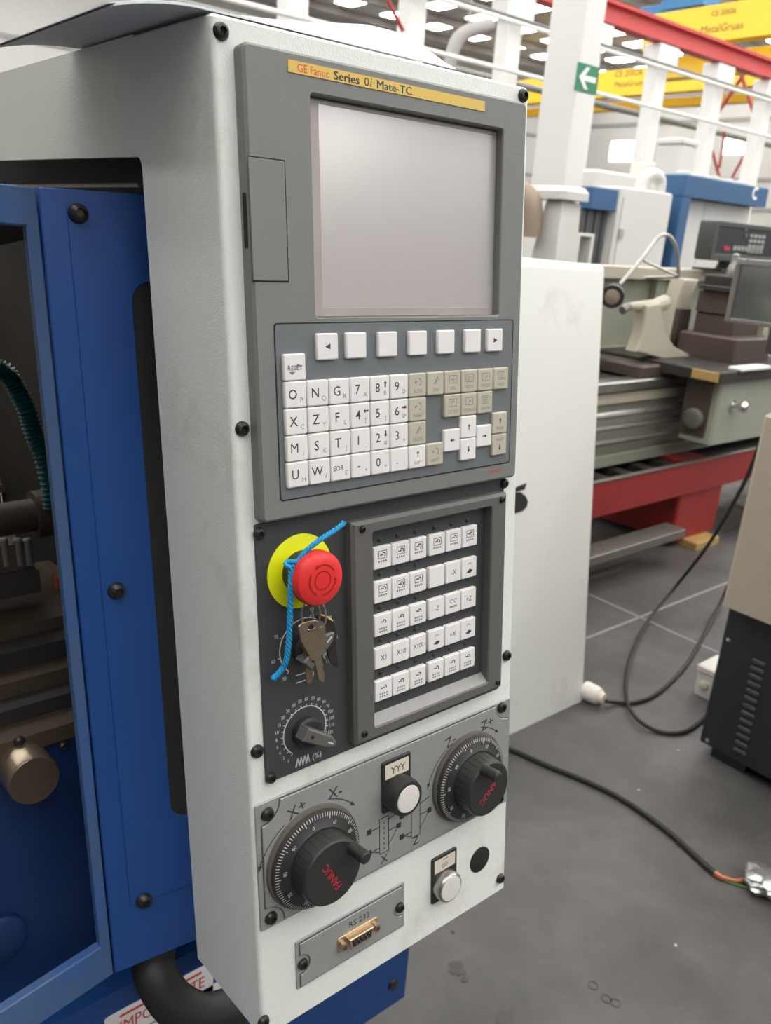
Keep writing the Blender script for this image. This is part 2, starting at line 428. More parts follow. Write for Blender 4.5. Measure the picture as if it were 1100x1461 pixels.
# far column row, runway beam, pipes
ROW = 18.0
for i in range(-1, 9):
    x = 15.34+3.62*i
    b = MB(TW, 'column_white'); b.box(x-.28, x+.28, ROW, ROW+.5, 0, 7.8, .02)
    b.box(x-.55, x+.55, ROW-.15, ROW+.5, 7.35, 7.9, .02)
    struct('column', b, 'slim white column of the far row under the red runway beam')['group'] = 'far columns under the runway beam'
b = MB(TW, 'beam_red'); b.box(4, 59, ROW-.2, ROW+.25, 7.92, 8.0); b.box(4, 59, ROW, ROW+.1, 8.0, 8.45); b.box(4, 59, ROW-.2, ROW+.3, 8.45, 8.55)
struct('runway_beam', b, 'red steel crane runway beam on the far columns')
b = MB(TW, 'column_white'); b.tube([(4,ROW-.35,7.14),(59,ROW-.35,7.14)], .06, 8); b.tube([(4,ROW-.35,7.25),(59,ROW-.35,7.25)], .04, 8, 'rail_grey')
struct('pipe_run', b, 'pale pipe and grey conduit running along the far columns')
b = MB(TW, 'column_white'); b.tube([(4,ROW-.3,5.95),(59,ROW-.3,5.95)], .06, 8)
struct('rail_run', b, 'thin white rail running below the pipe on far columns')
b = MB(TW, 'rail_grey'); b.tube([(4,30,8.4),(59,30,8.4)], .16, 8)
struct('conveyor_rail', b, 'grey rail crossing in front of the farther crane')
def brace(p, q, label, m='brace_red', r=.09):
    b = MB(TW, m); b.tube([p, q], r, 6); return struct('brace', b, label)
brace(wx(1052,90,42), wx(1085,190,42), 'steep dark red cross brace behind the far columns')
brace(wx(1062,105,42), wx(1025,160,42), 'short red diagonal brace behind the far columns')
brace(wx(1016,215,50), wx(1027,256,50), 'red brace leaning over the blue machine')
brace(wx(1065,215,50), wx(1042,258,50), 'pale red brace over the blue machine frame')
brace(wx(1034,188,50), wx(1026,240,50), 'upright thin red post over the blue machine')

def crane(name, x, y0, y1, z0, z1, label, lines, lw, under):
    r = empty(name, (x, (y0+y1)/2, z0)); tag(r, label, 'crane')
    b = MB(TX(x), 'crane_yellow'); b.plate(rr(y0,y1,z0,z1), -.7, 0, .02); g = obj('girder', b, r)
    b = MB(TX(x), 'crane_yellow'); b.plate(rr(y0,y1,z0-under,z0-.06), -2.2, -1.5, .02); obj('girder', b, r)
    for s, yy, zz, h in lines:
        t = MB(lambda a, b_, c: (x-c, -a, b_), 'crane_text'); t.text(s, -yy, zz, h, .012); obj('lettering', t, g)
    return r
cr = crane('bridge_crane', 36, 18.9, 26.2, 10.16, 11.6, 'yellow bridge crane above the red runway beam', [], 1, 1.0)
for s_, px, py, h_ in (('CE 20026',1033,17,.20),('MetalGruas',1030,39,.30)):
    t = MB(lambda a, b_, c: (36-c, -a, b_), 'crane_text'); p = wx(px,py,36); t.text(s_, -p.y, p.z, h_, .012); obj('lettering', t, cr)
b = MB(TW, 'hoist_blue'); h0 = wx(980, 8, 36.8); b.box(36.2, 37.6, h0.y-1.2, h0.y+1.0, h0.z-.2, h0.z+1.0, .05); b.box(36.3, 37.0, h0.y-.2, h0.y+2.2, h0.z-.3, h0.z+.1, .05); obj('hoist', b, cr)
cr2 = crane('bridge_crane', 45, 24.6, 45, 9.95, 11.4, 'farther yellow bridge crane seen below the red beam', [], 1, .5)
for s_, px, py, h_ in (('RSI',1008,100,.55),('CE 20026',897,104,.34),('MetalGruas',897,119,.30)):
    t = MB(lambda a, b_, c: (45-c, -a, b_), 'crane_text'); p = wx(px,py,45); t.text(s_, -p.y, p.z, h_, .012); obj('lettering', t, cr2)
b = MB(TW, 'hoist_blue'); h0 = wx(992,80,45); b.box(45.2,46.2,h0.y-1.0,h0.y+1.0,h0.z-.2,h0.z+.5,.05); obj('hoist', b, cr2)

# roof duct between the far columns on the left
b = MB(TW, 'wall_line'); b.tube(smooth_path([wy(640,100,24), wy(650,62,24), wy(668,45,24), wy(700,36,24)]), .24, 12); hz_ = wy(668,45,24); b.tube([hz_, (hz_.x, hz_.y, 14.0)], .04, 6)
tag(obj('ventilation_duct', b), 'curved white ventilation duct under the roof', 'duct')
b = MB(TW, 'brace_red'); b.tube([wy(553,0,17), wy(575,44,17)], .05, 6)
struct('brace', b, 'thin red brace under the roof above the paper')
# ================================================================== control pendant (leaning console)
NW = -0.60                                                # level of the white sheet
pend = console_root('control_pendant', (6.0, -28.4, -3.5))
tag(pend, 'off-white machine control console with dark screen unit, keypads and two handwheels', 'control console')
UL, UR, VT, VB = -1.80, 13.68, 11.93, -28.42
YB = 6.7                                                  # depth of the post's rear edge
tz = math.tan(TILT)
def vtop(Y): return VT + (Y-.6)*tz
hb = MB(TP, 'white_paint')
plan = rr(UL, UR, -YB, NW, 0)                             # (u, n) outline, front corners rounded
R_ = .22
plan = [(UL,-YB),(UR,-YB)] + [(UR-R_+R_*math.cos(t), NW-R_+R_*math.sin(t)) for t in [PI/2*i/4 for i in range(5)]] + [(UL+R_-R_*math.sin(t), NW-R_+R_*math.cos(t)) for t in [PI/2*i/4 for i in range(5)]]
bot = hb.add([(u, VB, n) for u, n in plan]); top = hb.add([(u, vtop(-n)-.10, n) for u, n in plan])
pi_ = inset(plan, .10); top2 = hb.add([(u, vtop(-n), n) for u, n in pi_])
hb.bridge(bot, top); hb.bridge(top, top2); hb.face(top2); hb.face(bot[::-1])
housing = obj('housing', hb, pend)
# the fascia that runs back above the door, flush with the post
YE = 40.0
c1y, c1v = pan_side(194, 224, UL); c2y, c2v = pan_side(0, 230, UL)
sl = (c2v-c1v)/(c2y-c1y)
def vlow(Y): return c1v + (Y-YB)*sl
fb = MB(lambda a, b, c: (c*S, a*S, b*S), 'white_paint')   # (depth, v, u)
P = [(YB, vlow(YB)-.5)] + [(YB+.4-.4*math.cos(t), vlow(YB)-.5+.5*math.sin(t)) for t in [PI/8, PI/4, 3*PI/8, PI/2]] + [(YE, vlow(YE)), (YE, vtop(YE)), (YB, vtop(YB))]
fb.plate(P, UL, UL+.35, 0)
obj('side_fascia', fb, pend)
rb = MB(lambda a, b, c: (a*S, b*S, c*S), 'white_paint')
rb.T = lambda a, b, c: (a*S, b*S, (c+vtop(b))*S)
rb.box(UL+.351, UR, YB, YE, -.3, 0); obj('roof_sheet', rb, pend)
# steel rail under the fascia
rl = MB(TP, 'steel'); rl.tube([(-.3, 7.2, -9.8), (-.3, 6.75+3.6, -YE)], .20*S, 8); rl.tube([(-.55, 7.8, -9.8), (-.55, 7.45+3.6, -YE)], .12*S, 8)
obj('door_rail', rl, pend)
rl = MB(lambda a, b, c: (c*S, a*S, b*S), 'inner_dark'); rl.plate([(YB,-2),(YE,-2),(YE,vtop(YE)-.4),(YB,vtop(YB)-.4)], 1.4, 1.7); obj('inner_panel', rl, pend)

SCREW = None
def screw(u, v, n, r=.26, parent=None, dome=True, m='screw_dark'):
    b = MB(TP, m)
    b.lathe([(r,n),(r*.97,n+r*.25),(r*.75,n+r*.62),(r*.46,n+r*.74),(r*.44,n+r*.74)], u, v, 14, caps=False)
    b.lathe([(r*.44,n+r*.74),(r*.40,n+r*.35),(0,n+r*.32)], u, v, 6, 'groove_dark', caps=False)
    return obj('screw', b, parent or pend)
for px, py in ((317,44),(748,136),(347,612),(724,936),(368,1073),(715,1254),(377,1459)):
    u, v = pan(px, py, NW+.1); screw(u, v, NW, .29)

# ---------------------------------------------------------------- display unit
ub = MB(TP, 'bezel_grey')
O = rr(-1.03, 12.90, -5.20, 11.12, .22, 4); I = rr(1.62, 11.42, 2.27, 9.90, .12, 4)
ub.frame(O, I, NW+.002, 0, .10, ibev=.05)
unit = obj('display_unit', ub, pend)
b = MB(TP, 'screen'); b.plate(rr(1.95, 11.5, 2.40, 9.86), -.50, -.40); obj('screen', b, unit)
b = MB(TP, 'screen_edge'); b.frame(rr(1.63, 11.41, 2.28, 9.89), rr(2.22, 11.32, 2.62, 9.70), -.52, -.385, .02); obj('screen_gasket', b, unit)
b = MB(TP, 'label_yellow'); b.plate(rr(.70, 10.26, 10.43, 10.82), 0, .03)
b.text_fit('GE Fanuc', 1.07, 2.40, 10.62, .26, .034, 'label_red')
[b.text_fit(s_, a0_+d_, a1_+d_, 10.62, .28, .034+d_*.02, 'print_dark') for d_ in (.0,.022) for s_, a0_, a1_ in (('Series',2.60,3.74),('Mate-TC',4.57,6.26))]; b.text_fit('0', 3.98, 4.20, 10.62, .28, .034, 'print_dark'); b.text('i', 4.30, 10.63, .30, .034, 'print_dark', ang=-.18)

o = obj('nameplate', b, unit); o['label'] = 'yellow strip lettered in red and black'
b = MB(TP, 'bezel_grey'); b.plate(rr(-1.02, .42, 3.54, 7.55, .03, 2), 0, .045, .02)
b.frame(rr(-1.025, .47, 3.49, 7.60), rr(-1.02, .42, 3.54, 7.55), -.01, .006, 0, 'groove_dark'); o = obj('card_slot_cover', b, unit)
b = MB(lambda a, bb, c: ((-1.03-c)*S, -a*S, bb*S), 'groove_dark'); b.plate(rr(-.42,-.18,4.62,6.45,.1,3), 0, .02); obj('finger_slot', b, unit)
kp = MB(TP, 'keypad_grey'); kp.plate(rr(-.20, 12.34, -4.42, 2.04, .12, 4), 0, .018, .01)
kp.frame(rr(-.25, 12.39, -4.47, 2.09, .14, 4), rr(-.20, 12.34, -4.42, 2.04, .12, 4), 0, .012, 0, 'groove_dark')
obj('keypad_plate', kp, unit)
b = MB(TP, 'print_red'); b.text('FANUC', 11.45, -4.75, .16, .004); obj('brand_print', b, unit)

KH = .16
def arrow(b, u, v, dx, dy, l, c, m, w=.05, hw=.17):
    px_, py_ = -dy, dx
    t0, t1, hd = -l/2, l/2, l*.42
    b.seg(u+dx*t0, v+dy*t0, u+dx*(t1-hd), v+dy*(t1-hd), w, c, c+.003, m)
    b.plate([(u+dx*t1, v+dy*t1), (u+dx*(t1-hd)+px_*hw/2, v+dy*(t1-hd)+py_*hw/2), (u+dx*(t1-hd)-px_*hw/2, v+dy*(t1-hd)-py_*hw/2)], c, c+.003, 0, m, back=False)
def keycap(u, v, w=.955, h=.965, m='key_white', n0=.02, hh=KH):
    b = MB(TP, m); b.plate(rr(u, u+w, v-h, v, .07, 3), n0, n0+hh, .045); return b
def mdi(col, row, main=None, sub=None, arr=None, m='key_white', icon=None, small=None):
    b = keycap(col+.02, -row-.015, m=m); c = .02+KH+.002; u, v = col+.5, -row-.5
    if main: b.text(main, col+.36 if sub else u, v+.02, .36 if len(main) < 3 else .19, c, 'print_dark', sx=.95)
    if sub: b.text(sub, col+.74, v-.20, .17, c, 'print_grey')
    if arr: arrow(b, col+.75, v+.15, arr[0], arr[1], .26, c, 'print_dark', .07)
    if icon: icon(b, u, v+.12, c)
    if small: b.text(small, u, v-.25, .14, c, 'print_grey', sx=.85)
    return obj('key', b, unit)
def ic_box(b, u, v, c, m='print_grey'):
    for q in ((-.22,-.15,.22,-.15),(.22,-.15,.22,.17),(.22,.17,-.22,.17),(-.22,.17,-.22,-.15)): b.seg(u+q[0],v+q[1],u+q[2],v+q[3],.025,c,c+.003,m)
def ic_pos(b,u,v,c): ic_box(b,u,v,c); b.seg(u-.12,v,u+.12,v,.03,c,c+.003,'print_grey'); b.seg(u,v-.1,u,v+.12,.03,c,c+.003,'print_grey')
def ic_swirl(b,u,v,c): ic_box(b,u,v,c); b.arc(u,v,.09,.3,4.6,.03,c,c+.003,10,'print_grey')
def ic_rows(b,u,v,c):
    ic_box(b,u,v,c)
    for k in range(3): b.seg(u-.14,v-.08+.08*k,u+.14,v-.08+.08*k,.03,c,c+.003,'print_grey')
def ic_diag(b,u,v,c): ic_box(b,u,v,c); arrow(b,u+.02,v,.7,.7,.22,c,'print_grey',.03,.12)
def ic_rot(b,u,v,c): b.arc(u+.02,v,.15,-1.2,1.6,.04,c,c+.003,10,'print_grey'); arrow(b,u-.12,v,-.8,-.3,.2,c,'print_grey',.04,.14)
def ic_pen(b,u,v,c): b.seg(u-.1,v-.12,u+.12,v+.16,.05,c,c+.003,'print_grey'); b.seg(u-.02,v-.14,u+.18,v+.1,.03,c,c+.003,'print_grey')
def ic_up(b,u,v,c): arrow(b,u,v,0,1,.3,c,'print_grey',.05,.2)
K = 'key_khaki'
def ic_reset(b,u,v,c):
    b.plate([(u,v+.02-.12),(u+.14,v+.12-.12),(u+.28,v+.02-.12)], c,c+.002,0,'print_grey',back=False); b.plate([(u-.28,v-.28),(u-.14,v-.40),(u,v-.28)], c,c+.002,0,'print_grey',back=False); b.text('RESET', u, v-.14, .17, c+.002, 'print_dark')
mdi(0,-1, icon=ic_reset)
for r, row in enumerate((( 'O P','N Q','G R','7 A','8 B ^','9 D'), ('X C','Z Y','F L','4 [ <','5 ] "','6 SP >'), ('M I','S K','T J','1 ,','2 # v','3 ='), ('U H','W V','EOB E','- +','0 *','. /'))):
    for c_, s_ in enumerate(row):
        q = s_.split(' '); ar = {'^':(0,1),'v':(0,-1),'<':(-1,0),'>':(1,0)}.get(q[2]) if len(q) > 2 else None
        mdi(c_, r, q[0], q[1], ar)
mdi(6,0,m=K,icon=ic_rot,small='ALTER'); mdi(7,0,m=K,icon=ic_pen,small='CAN'); mdi(8,0,m=K,icon=ic_pos,small='POS'); mdi(9,0,m=K,icon=ic_swirl,small='PROG'); mdi(10,0,m=K,icon=ic_diag,small='OFS/SET'); mdi(11,0,m=K,icon=ic_rows,small='HELP')
mdi(6,1,m=K,icon=ic_rot,small='INSERT'); mdi(8,1,m=K,icon=ic_swirl,small='SYSTEM'); mdi(9,1,m=K,icon=ic_diag,small='MESSAGE'); mdi(10,1,m=K,icon=ic_rows,small='GRAPH')
mdi(6,2,m=K,icon=ic_pen,small='DELETE'); mdi(6,3,icon=ic_up,small='SHIFT'); mdi(7,3,m=K,icon=ic_rot,small='INPUT')
def cursor(col, row, d, m='key_white', small=None, sv=-.22):
    b = keycap(col+.02, -row-.015, m=m); c = .02+KH+.002; arrow(b, col+.5, -row-.5+(.1 if small and sv < 0 else (-.12 if small else 0)), d[0], d[1], .26, c, 'print_dark', .05, .16)
    if small: b.text(small, col+.5, -row-.5+sv, .13, c, 'print_grey')
    obj('key', b, unit)
cursor(8,2.5,(-1,0)); cursor(9,2,(0,1)); cursor(9,3,(0,-1)); cursor(10,2.5,(1,0)); cursor(11,2,(0,1),K,'PAGE'); cursor(11,3,(0,-1),K,'PAGE',.24)
for i, u in enumerate((1.50, 2.86, 4.43, 6.03, 7.61, 9.19, 10.56)):
    b = keycap(u, 1.69, .98, .98); c = .02+KH+.002
    if i in (0, 6): s_ = -1 if i == 0 else 1; b.plate([(u+.49+s_*.13, 1.20), (u+.49-s_*.11, 1.20+.11), (u+.49-s_*.11, 1.20-.11)], c, c+.003, 0, 'print_dark', back=False)
    obj('soft_key', b, unit)

# ---------------------------------------------------------------- operator panel
ND = -.50
op = MB(TP, 'panel_dark'); op.plate(rr(-1.09, 12.62, -16.22, -5.32, .08, 2), NW+.001, ND, .02)
oper = obj('operator_panel', op, pend)
for px, py in ((371,762),(388,1111),(721,690)):
    u, v = pan(px, py, ND+.1); screw(u, v, ND, .25, oper)
b = MB(TP, 'bezel_dark'); b.frame(rr(3.12, 12.36, -15.86, -5.88, .10, 3), rr(4.20, 11.30, -15.30, -6.42, .10, 3), ND+.002, 0, .14, ibev=.06)
obj('keypad_bezel', b, oper)
NF = -.62
b = MB(TP, 'panel_dark'); b.plate(rr(4.15, 11.9, -15.95, -6.4), ND+.002, ND+.012); obj('key_field', b, oper)
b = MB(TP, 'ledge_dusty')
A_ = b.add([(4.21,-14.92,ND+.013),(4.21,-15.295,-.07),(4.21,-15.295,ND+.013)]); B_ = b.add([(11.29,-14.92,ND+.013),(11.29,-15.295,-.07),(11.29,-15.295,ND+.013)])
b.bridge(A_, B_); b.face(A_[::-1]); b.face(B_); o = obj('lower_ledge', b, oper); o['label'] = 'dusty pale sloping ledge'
for q in ((517,755),(716,713),(710,973),(520,1047)):
    u, v = pan(*q, 0); screw(u, v, 0.0, .16, oper)
NK = ND+.012
rows = (-7.12, -8.63, -10.13, -11.64, -13.17); cols = (4.22, 5.22, 6.24, 7.35, 8.38, 9.39)
txt = {(3,0):'X1',(3,1):'X10',(3,2):'X100',(1,4):'-X',(2,3):'-Z',(2,5):'+Z',(3,4):'+X'}
rnd = random.Random(3)
for r, v0 in enumerate(rows):
    for c_, u0 in enumerate(cols):
        nt_ = NK+.20; u, v = dep(u0, v0, nt_); w_, h_ = .955*1.01, .965*1.01
        b = MB(TP, 'key_white'); b.plate(rr(u, u+w_, v-h_, v, .05, 2), NK, nt_, .035)
        cu, cv = u+w_/2, v-h_/2; c = nt_+.002
        t = txt.get((r,c_))
        if t: b.text(t, cu, cv, .24 if len(t) < 4 else .21, c, 'print_dark', sx=.9)
        elif (r,c_) == (1,3): pass
        elif (r,c_) in ((1,5),(3,3),(3,5)):
            b.plate([(cu-.2,cv-.2),(cu+.02,cv-.05),(cu+.22,cv-.14),(cu+.05,cv-.26)], c, c+.003, 0, 'print_dark', back=False); b.arc(cu, cv+.12, .12, .2, 2.9, .03, c, c+.003, 8, 'print_grey')
        elif (r,c_) == (2,4):
            for s_ in (-.12,.12): b.arc(cu+s_, cv+.12, .09, 0, 5, .035, c, c+.003, 8, 'print_grey')
            b.seg(cu-.22, cv-.15, cu+.22, cv-.15, .08, c, c+.003, 'print_grey')
        else:
            fr = r < 2 and True
            if fr: ic_box(b, cu, cv+.12, c, 'print_dark')
            b.arc(cu+.05, cv+.12, .09, -1.4+rnd.random(), 1.8+rnd.random(), .05, c, c+.003, 8, 'print_dark')
            b.seg(cu-.15, cv+.08+.08*rnd.random(), cu+.04, cv+.12, .05, c, c+.003, 'print_dark')
            for k_ in range(2 if r in (2,4) else 1):
                for j in range(4): b.seg(cu-.24+.125*j, cv-.16-.13*k_, cu-.24+.125*j+.08, cv-.16-.13*k_, .075, c, c+.003, 'print_grey')
        obj('membrane_key', b, oper)
        if c_ < 3 or r in (0,4):
            b = MB(TP, 'black_plastic'); b.lathe([(.11,NK),(.11,NK+.03),(.07,NK+.06),(0,NK+.07)], cu, v+.24, 12); obj('indicator_lamp', b, oper)

# ---------------------------------------------------------------- emergency stop
eu, ev = .86, -7.53
es = MB(TP, 'estop_yellow'); es.lathe([(1.52,ND+.002),(1.52,ND+.05),(1.50,ND+.06),(0,ND+.06)], eu, ev, 56)
estop = obj('emergency_stop', es, pend)
b = MB(TP, 'black_plastic'); b.lathe([(.86,ND+.06),(.86,ND+.42),(.80,ND+.46),(.66,ND+.46),(.66,.42)], eu, ev, 40); obj('collar', b, estop)
b = MB(TP, 'estop_red'); b.lathe([(.62,.30),(.98,.36),(1.08,.46),(1.10,.62),(1.09,.82),(1.02,.95),(.86,1.03),(.60,1.07),(.3,1.085),(0,1.09)], eu, ev, 56, caps=False)
mush = obj('mushroom_head', b, estop)
b = MB(TP, 'estop_red_print'); b.arc(eu, ev, .36, 0, 2*PI, .05, 0, 1.092, 36)
for k_ in range(3):
    t0 = .5+k_*2*PI/3; b.arc(eu, ev, .60, t0, t0+1.45, .07, 0, 1.078, 14)
    te = t0+1.45; p1 = (eu+.60*math.cos(te+.2), ev+.60*math.sin(te+.2))
    b.plate([(p1[0],p1[1]), (eu+.70*math.cos(te), ev+.70*math.sin(te)), (eu+.50*math.cos(te), ev+.50*math.sin(te))], 1.076, 1.08, 0, back=False)
o = obj('release_arrows', b, estop); o['label'] = 'darker red release arrows'

# ---------------------------------------------------------------- override dials
def dial(name, cu, cv, ra, t0, t1, labels, knob_ang, icon, lt=.16):
    k = MB(TP, 'black_plastic')
    k.lathe([(.66,ND+.002),(.66,ND+.30),(.60,ND+.36),(.56,ND+.52),(0,ND+.54)], cu, cv, 28)
    d = obj(name, k, pend)
    ca, sa = math.cos(knob_ang), math.sin(knob_ang)
    g = MB(TP, 'grip_grey'); Pk = [(-.70,-.27),(.70,-.25),(.98,-.10),(1.05,0),(.98,.10),(.70,.27),(-.70,.30)]
    g.plate([(cu+x*ca-y*sa, cv+x*sa+y*ca) for x, y in Pk], ND+.40, ND+1.0, .06); obj('grip', g, d)
    g = MB(TP, 'groove_dark'); g.lathe([(.09,ND+1.0),(.09,ND+1.004),(0,ND+1.004)], cu-.35*ca, cv-.35*sa, 12); g.seg(cu+.55*ca, cv+.55*sa, cu+.85*ca, cv+.85*sa, .07, ND+1.0, ND+1.004, 'print_white'); obj('pointer', g, d)
    p = MB(TP, 'print_white'); c = ND+.004
    p.arc(cu, cv, ra, t0, t1, .05, 0, c, 36); n = len(labels)
    for i, s_ in enumerate(labels):
        t = t0+(t1-t0)*i/(n-1); p.seg(cu+ra*math.cos(t), cv+ra*math.sin(t), cu+(ra+.12)*math.cos(t), cv+(ra+.12)*math.sin(t), .035, ND+.001, c)
        p.text(s_, cu+(ra+.33)*math.cos(t), cv+(ra+.33)*math.sin(t), lt, c, sx=.85)
    icon(p, c); obj('scale_print', p, d)
    return d
def icon1(p, c):
    for y in (-2.05,-1.72): p.seg(.35+.15, -10.2+y, 1.05+.15, -10.2+y, .05, ND+.001, c)
    p.arc(1.2, -12.08, .165, -PI/2, PI/2, .05, 0, c, 8); p.seg(1.05, -12.25, 1.05, -11.92, .04, ND+.001, c)
dial('spindle_dial', .98, -10.75, 1.20, math.radians(228), math.radians(-40), ('50','60','70','80','90','100','110','120'), math.radians(40), icon1)
def icon2(p, c):
    x = .35
    for k_ in range(4): p.seg(x+.17*k_, -16.02+.0, x+.17*k_+.12, -15.62, .07, ND+.001, c); p.seg(x+.17*k_+.12, -15.62, x+.17*k_+.17, -16.0, .04, ND+.001, c)
    p.text('(%)', 1.42, -15.83, .26, c)
dial('feed_dial', .86, -14.48, 1.06, math.radians(232), math.radians(-22), ('0','2','4','6','8','10','15','20','30','40','50','60','70','80','90','95','100','105','110','120'), math.radians(-32), icon2, .15)

# ---------------------------------------------------------------- handwheel plate
NP = NW+.09
hp = MB(TP, 'plate_grey'); a0, a1, b0, b1 = -1.66, 13.55, -23.02, -17.02
hp.plate(rr(a0, a1, b0, b1, .12, 3), NW+.001, NP, .03, 'plate_grey')
hplate = obj('handwheel_plate', hp, pend)
def notched(a0, a1, b0, b1, r, f=.18):
    P = []
    for cx, cy, t0 in ((a1,b0,0),(a1,b1,PI/2),(a0,b1,PI),(a0,b0,3*PI/2)):
        sx = -1 if cx == a1 else 1; sy = 1 if cy == b0 else -1
        q = []
        for i in range(9):
            t = PI/2*i/8; q.append((cx+sx*r*math.cos(t), cy+sy*r*math.sin(t)))
        # order so that the outline runs counter-clockwise
        if (cx,cy) == (a1,b0): q = [(cx-r, cy)] + [(cx-r*math.cos(PI/2*i/8), cy+r*math.sin(PI/2*i/8)) for i in range(1,9)]
        elif (cx,cy) == (a1,b1): q = [(cx, cy-r)] + [(cx-r*math.sin(PI/2*i/8), cy-r*math.cos(PI/2*i/8)) for i in range(1,9)]
        elif (cx,cy) == (a0,b1): q = [(cx+r, cy)] + [(cx+r*math.cos(PI/2*i/8), cy-r*math.sin(PI/2*i/8)) for i in range(1,9)]
        else: q = [(cx, cy+r)] + [(cx+r*math.sin(PI/2*i/8), cy+r*math.cos(PI/2*i/8)) for i in range(1,9)]
        P += q
    return P
NQ = NP+.07
b = MB(TP, 'plate_grey'); Pn = notched(-1.40, 13.30, -22.86, -17.14, .92); b.plate(Pn, NP, NQ, .02)
b.frame(inset(Pn,-.05), Pn, NP-.01, NP+.012, 0, 'plate_edge'); face = obj('face_sheet', b, hplate)
for q in ((383,1163),(388,1311),(717,1010)):
    u, v = pan(*q, NP+.1); screw(u, v, NP, .30, hplate)
u, v = pan(717,1010, NP+.1); screw(u, -22.55, NP, .30, hplate)
def handwheel(cu, cv, pin, txt_ang, tu, tv, flip, hub_r):
    h = MB(TP, 'wheel_back'); h.lathe([(2.36,NQ),(2.34,NQ+.16),(2.25,NQ+.2),(0,NQ+.2)], cu, cv+.02, 56)
    hw = obj('handwheel', h, pend)
    r = MB(TP, 'wheel_ring'); r.lathe([(2.24,NQ+.2),(2.25,-.12),(2.22,-.04),(1.62,.16),(1.60,.18),(0,.18)], cu, cv, 72, ms=['wheel_ring','wheel_ring','wheel_black','wheel_black','wheel_black']); obj('graduated_ring', r, hw)
    t = MB(TP, 'print_white')
    for i in range(100):
        a = 2*PI*i/100; r0, r1 = 2.19, (1.93 if i % 10 == 0 else 2.03); f_ = lambda r_: -.04+(2.22-r_)/.60*.20+.006
        ca, sa = math.cos(a), math.sin(a); w2 = .018
        t.poly([(cu+r0*ca-w2*sa, cv+r0*sa+w2*ca, f_(r0)), (cu+r0*ca+w2*sa, cv+r0*sa-w2*ca, f_(r0)), (cu+r1*ca+w2*sa, cv+r1*sa-w2*ca, f_(r1)), (cu+r1*ca-w2*sa, cv+r1*sa+w2*ca, f_(r1))])
    for i in range(10):
        a = math.radians(100)+flip*2*PI*i/10; r_ = 1.80; t.text(str(i*10), cu+r_*math.cos(a), cv+r_*math.sin(a), .19, -.04+(2.22-r_+.12)/.60*.20+.012, ang=a-PI/2, sx=.8)
    obj('graduation_print', t, hw)
    k = MB(TP, 'wheel_black'); k.lathe([(1.50,.17),(hub_r+.03,.9),(hub_r,1.04),(hub_r-.08,1.10),(0,1.10)], cu, cv, 56)
    kn = obj('hub', k, hw)
    g = MB(TP, 'groove_dark')
    for i in range(28):
        a = 2*PI*i/28; ca, sa = math.cos(a), math.sin(a); w2 = .022
        g.poly([(cu+1.502*ca-w2*sa, cv+1.502*sa+w2*ca, .25), (cu+1.502*ca+w2*sa, cv+1.502*sa-w2*ca, .25), (cu+(hub_r+.036)*ca+w2*sa, cv+(hub_r+.036)*sa-w2*ca, .9), (cu+(hub_r+.036)*ca-w2*sa, cv+(hub_r+.036)*sa+w2*ca, .9)])
    obj('hub_groove', g, kn)
    b = MB(TP, 'print_red'); b.text('FANUC', tu, tv, .34, 1.104, ang=txt_ang, sx=.95); obj('brand_print', b, kn)
    b = MB(TP, 'wheel_black'); b.lathe([(.30,1.10),(.27,1.3),(.29,1.9),(.27,2.03),(.20,2.08),(0,2.08)], pin[0], pin[1], 20); obj('crank_grip', b, hw)
    return hw
handwheel(1.02, -20.48, (2.02,-19.70), math.radians(118), .92, -20.62, -1, 1.47)['label'] = 'X axis handwheel with red lettering and crank grip'
pu, pv = pan(712, 1110, 2.08)
handwheel(10.38, -20.28, (pu,pv), math.radians(220), 10.42, -20.42, -1, 1.40)['label'] = 'Z axis handwheel with red lettering and crank grip'
# engraved marks on the plate
G_ = []
def newg():
    global g
    g = MB(TP, 'print_dark'); G_.append(g)
c = NQ+.004
def eng(s, px, py, h, ang=0): newg(); u, v = pan(px, py, NQ); g.text(s, u, v, h, c, ang=ang)
def engarc(cu, cv, r, t0, t1, head):
    newg()
    g.arc(cu, cv, r, t0, t1, .05, 0, c, 12); te = t1; d = 1 if t1 > t0 else -1
    x, y = cu+r*math.cos(te), cv+r*math.sin(te); tx, ty = -math.sin(te)*d, math.cos(te)*d
    g.plate([(x+tx*.3,y+ty*.3),(x-ty*.11,y+tx*.11),(x+ty*.11,y-tx*.11)], c-.002, c, 0, back=False)
eng('X+', 423, 1155, .52, .30); eng('X-', 478, 1130, .52, -.05); eng('Z+', 695, 1032, .52, .12); eng('Z-', 643, 1057, .52, .25)
hu, hv = dep(1.02,-20.48,NQ); hu2, hv2 = dep(10.38,-20.28,NQ)
engarc(hu-.35, hv+.05, 2.75, math.radians(118), math.radians(158), 1); engarc(hu-.1, hv+.1, 2.75, math.radians(76), math.radians(46), 1)
engarc(hu2-.45, hv2+.05, 2.75, math.radians(122), math.radians(160), 1); engarc(hu2-.2, hv2+.1, 2.75, math.radians(76), math.radians(50), 1)
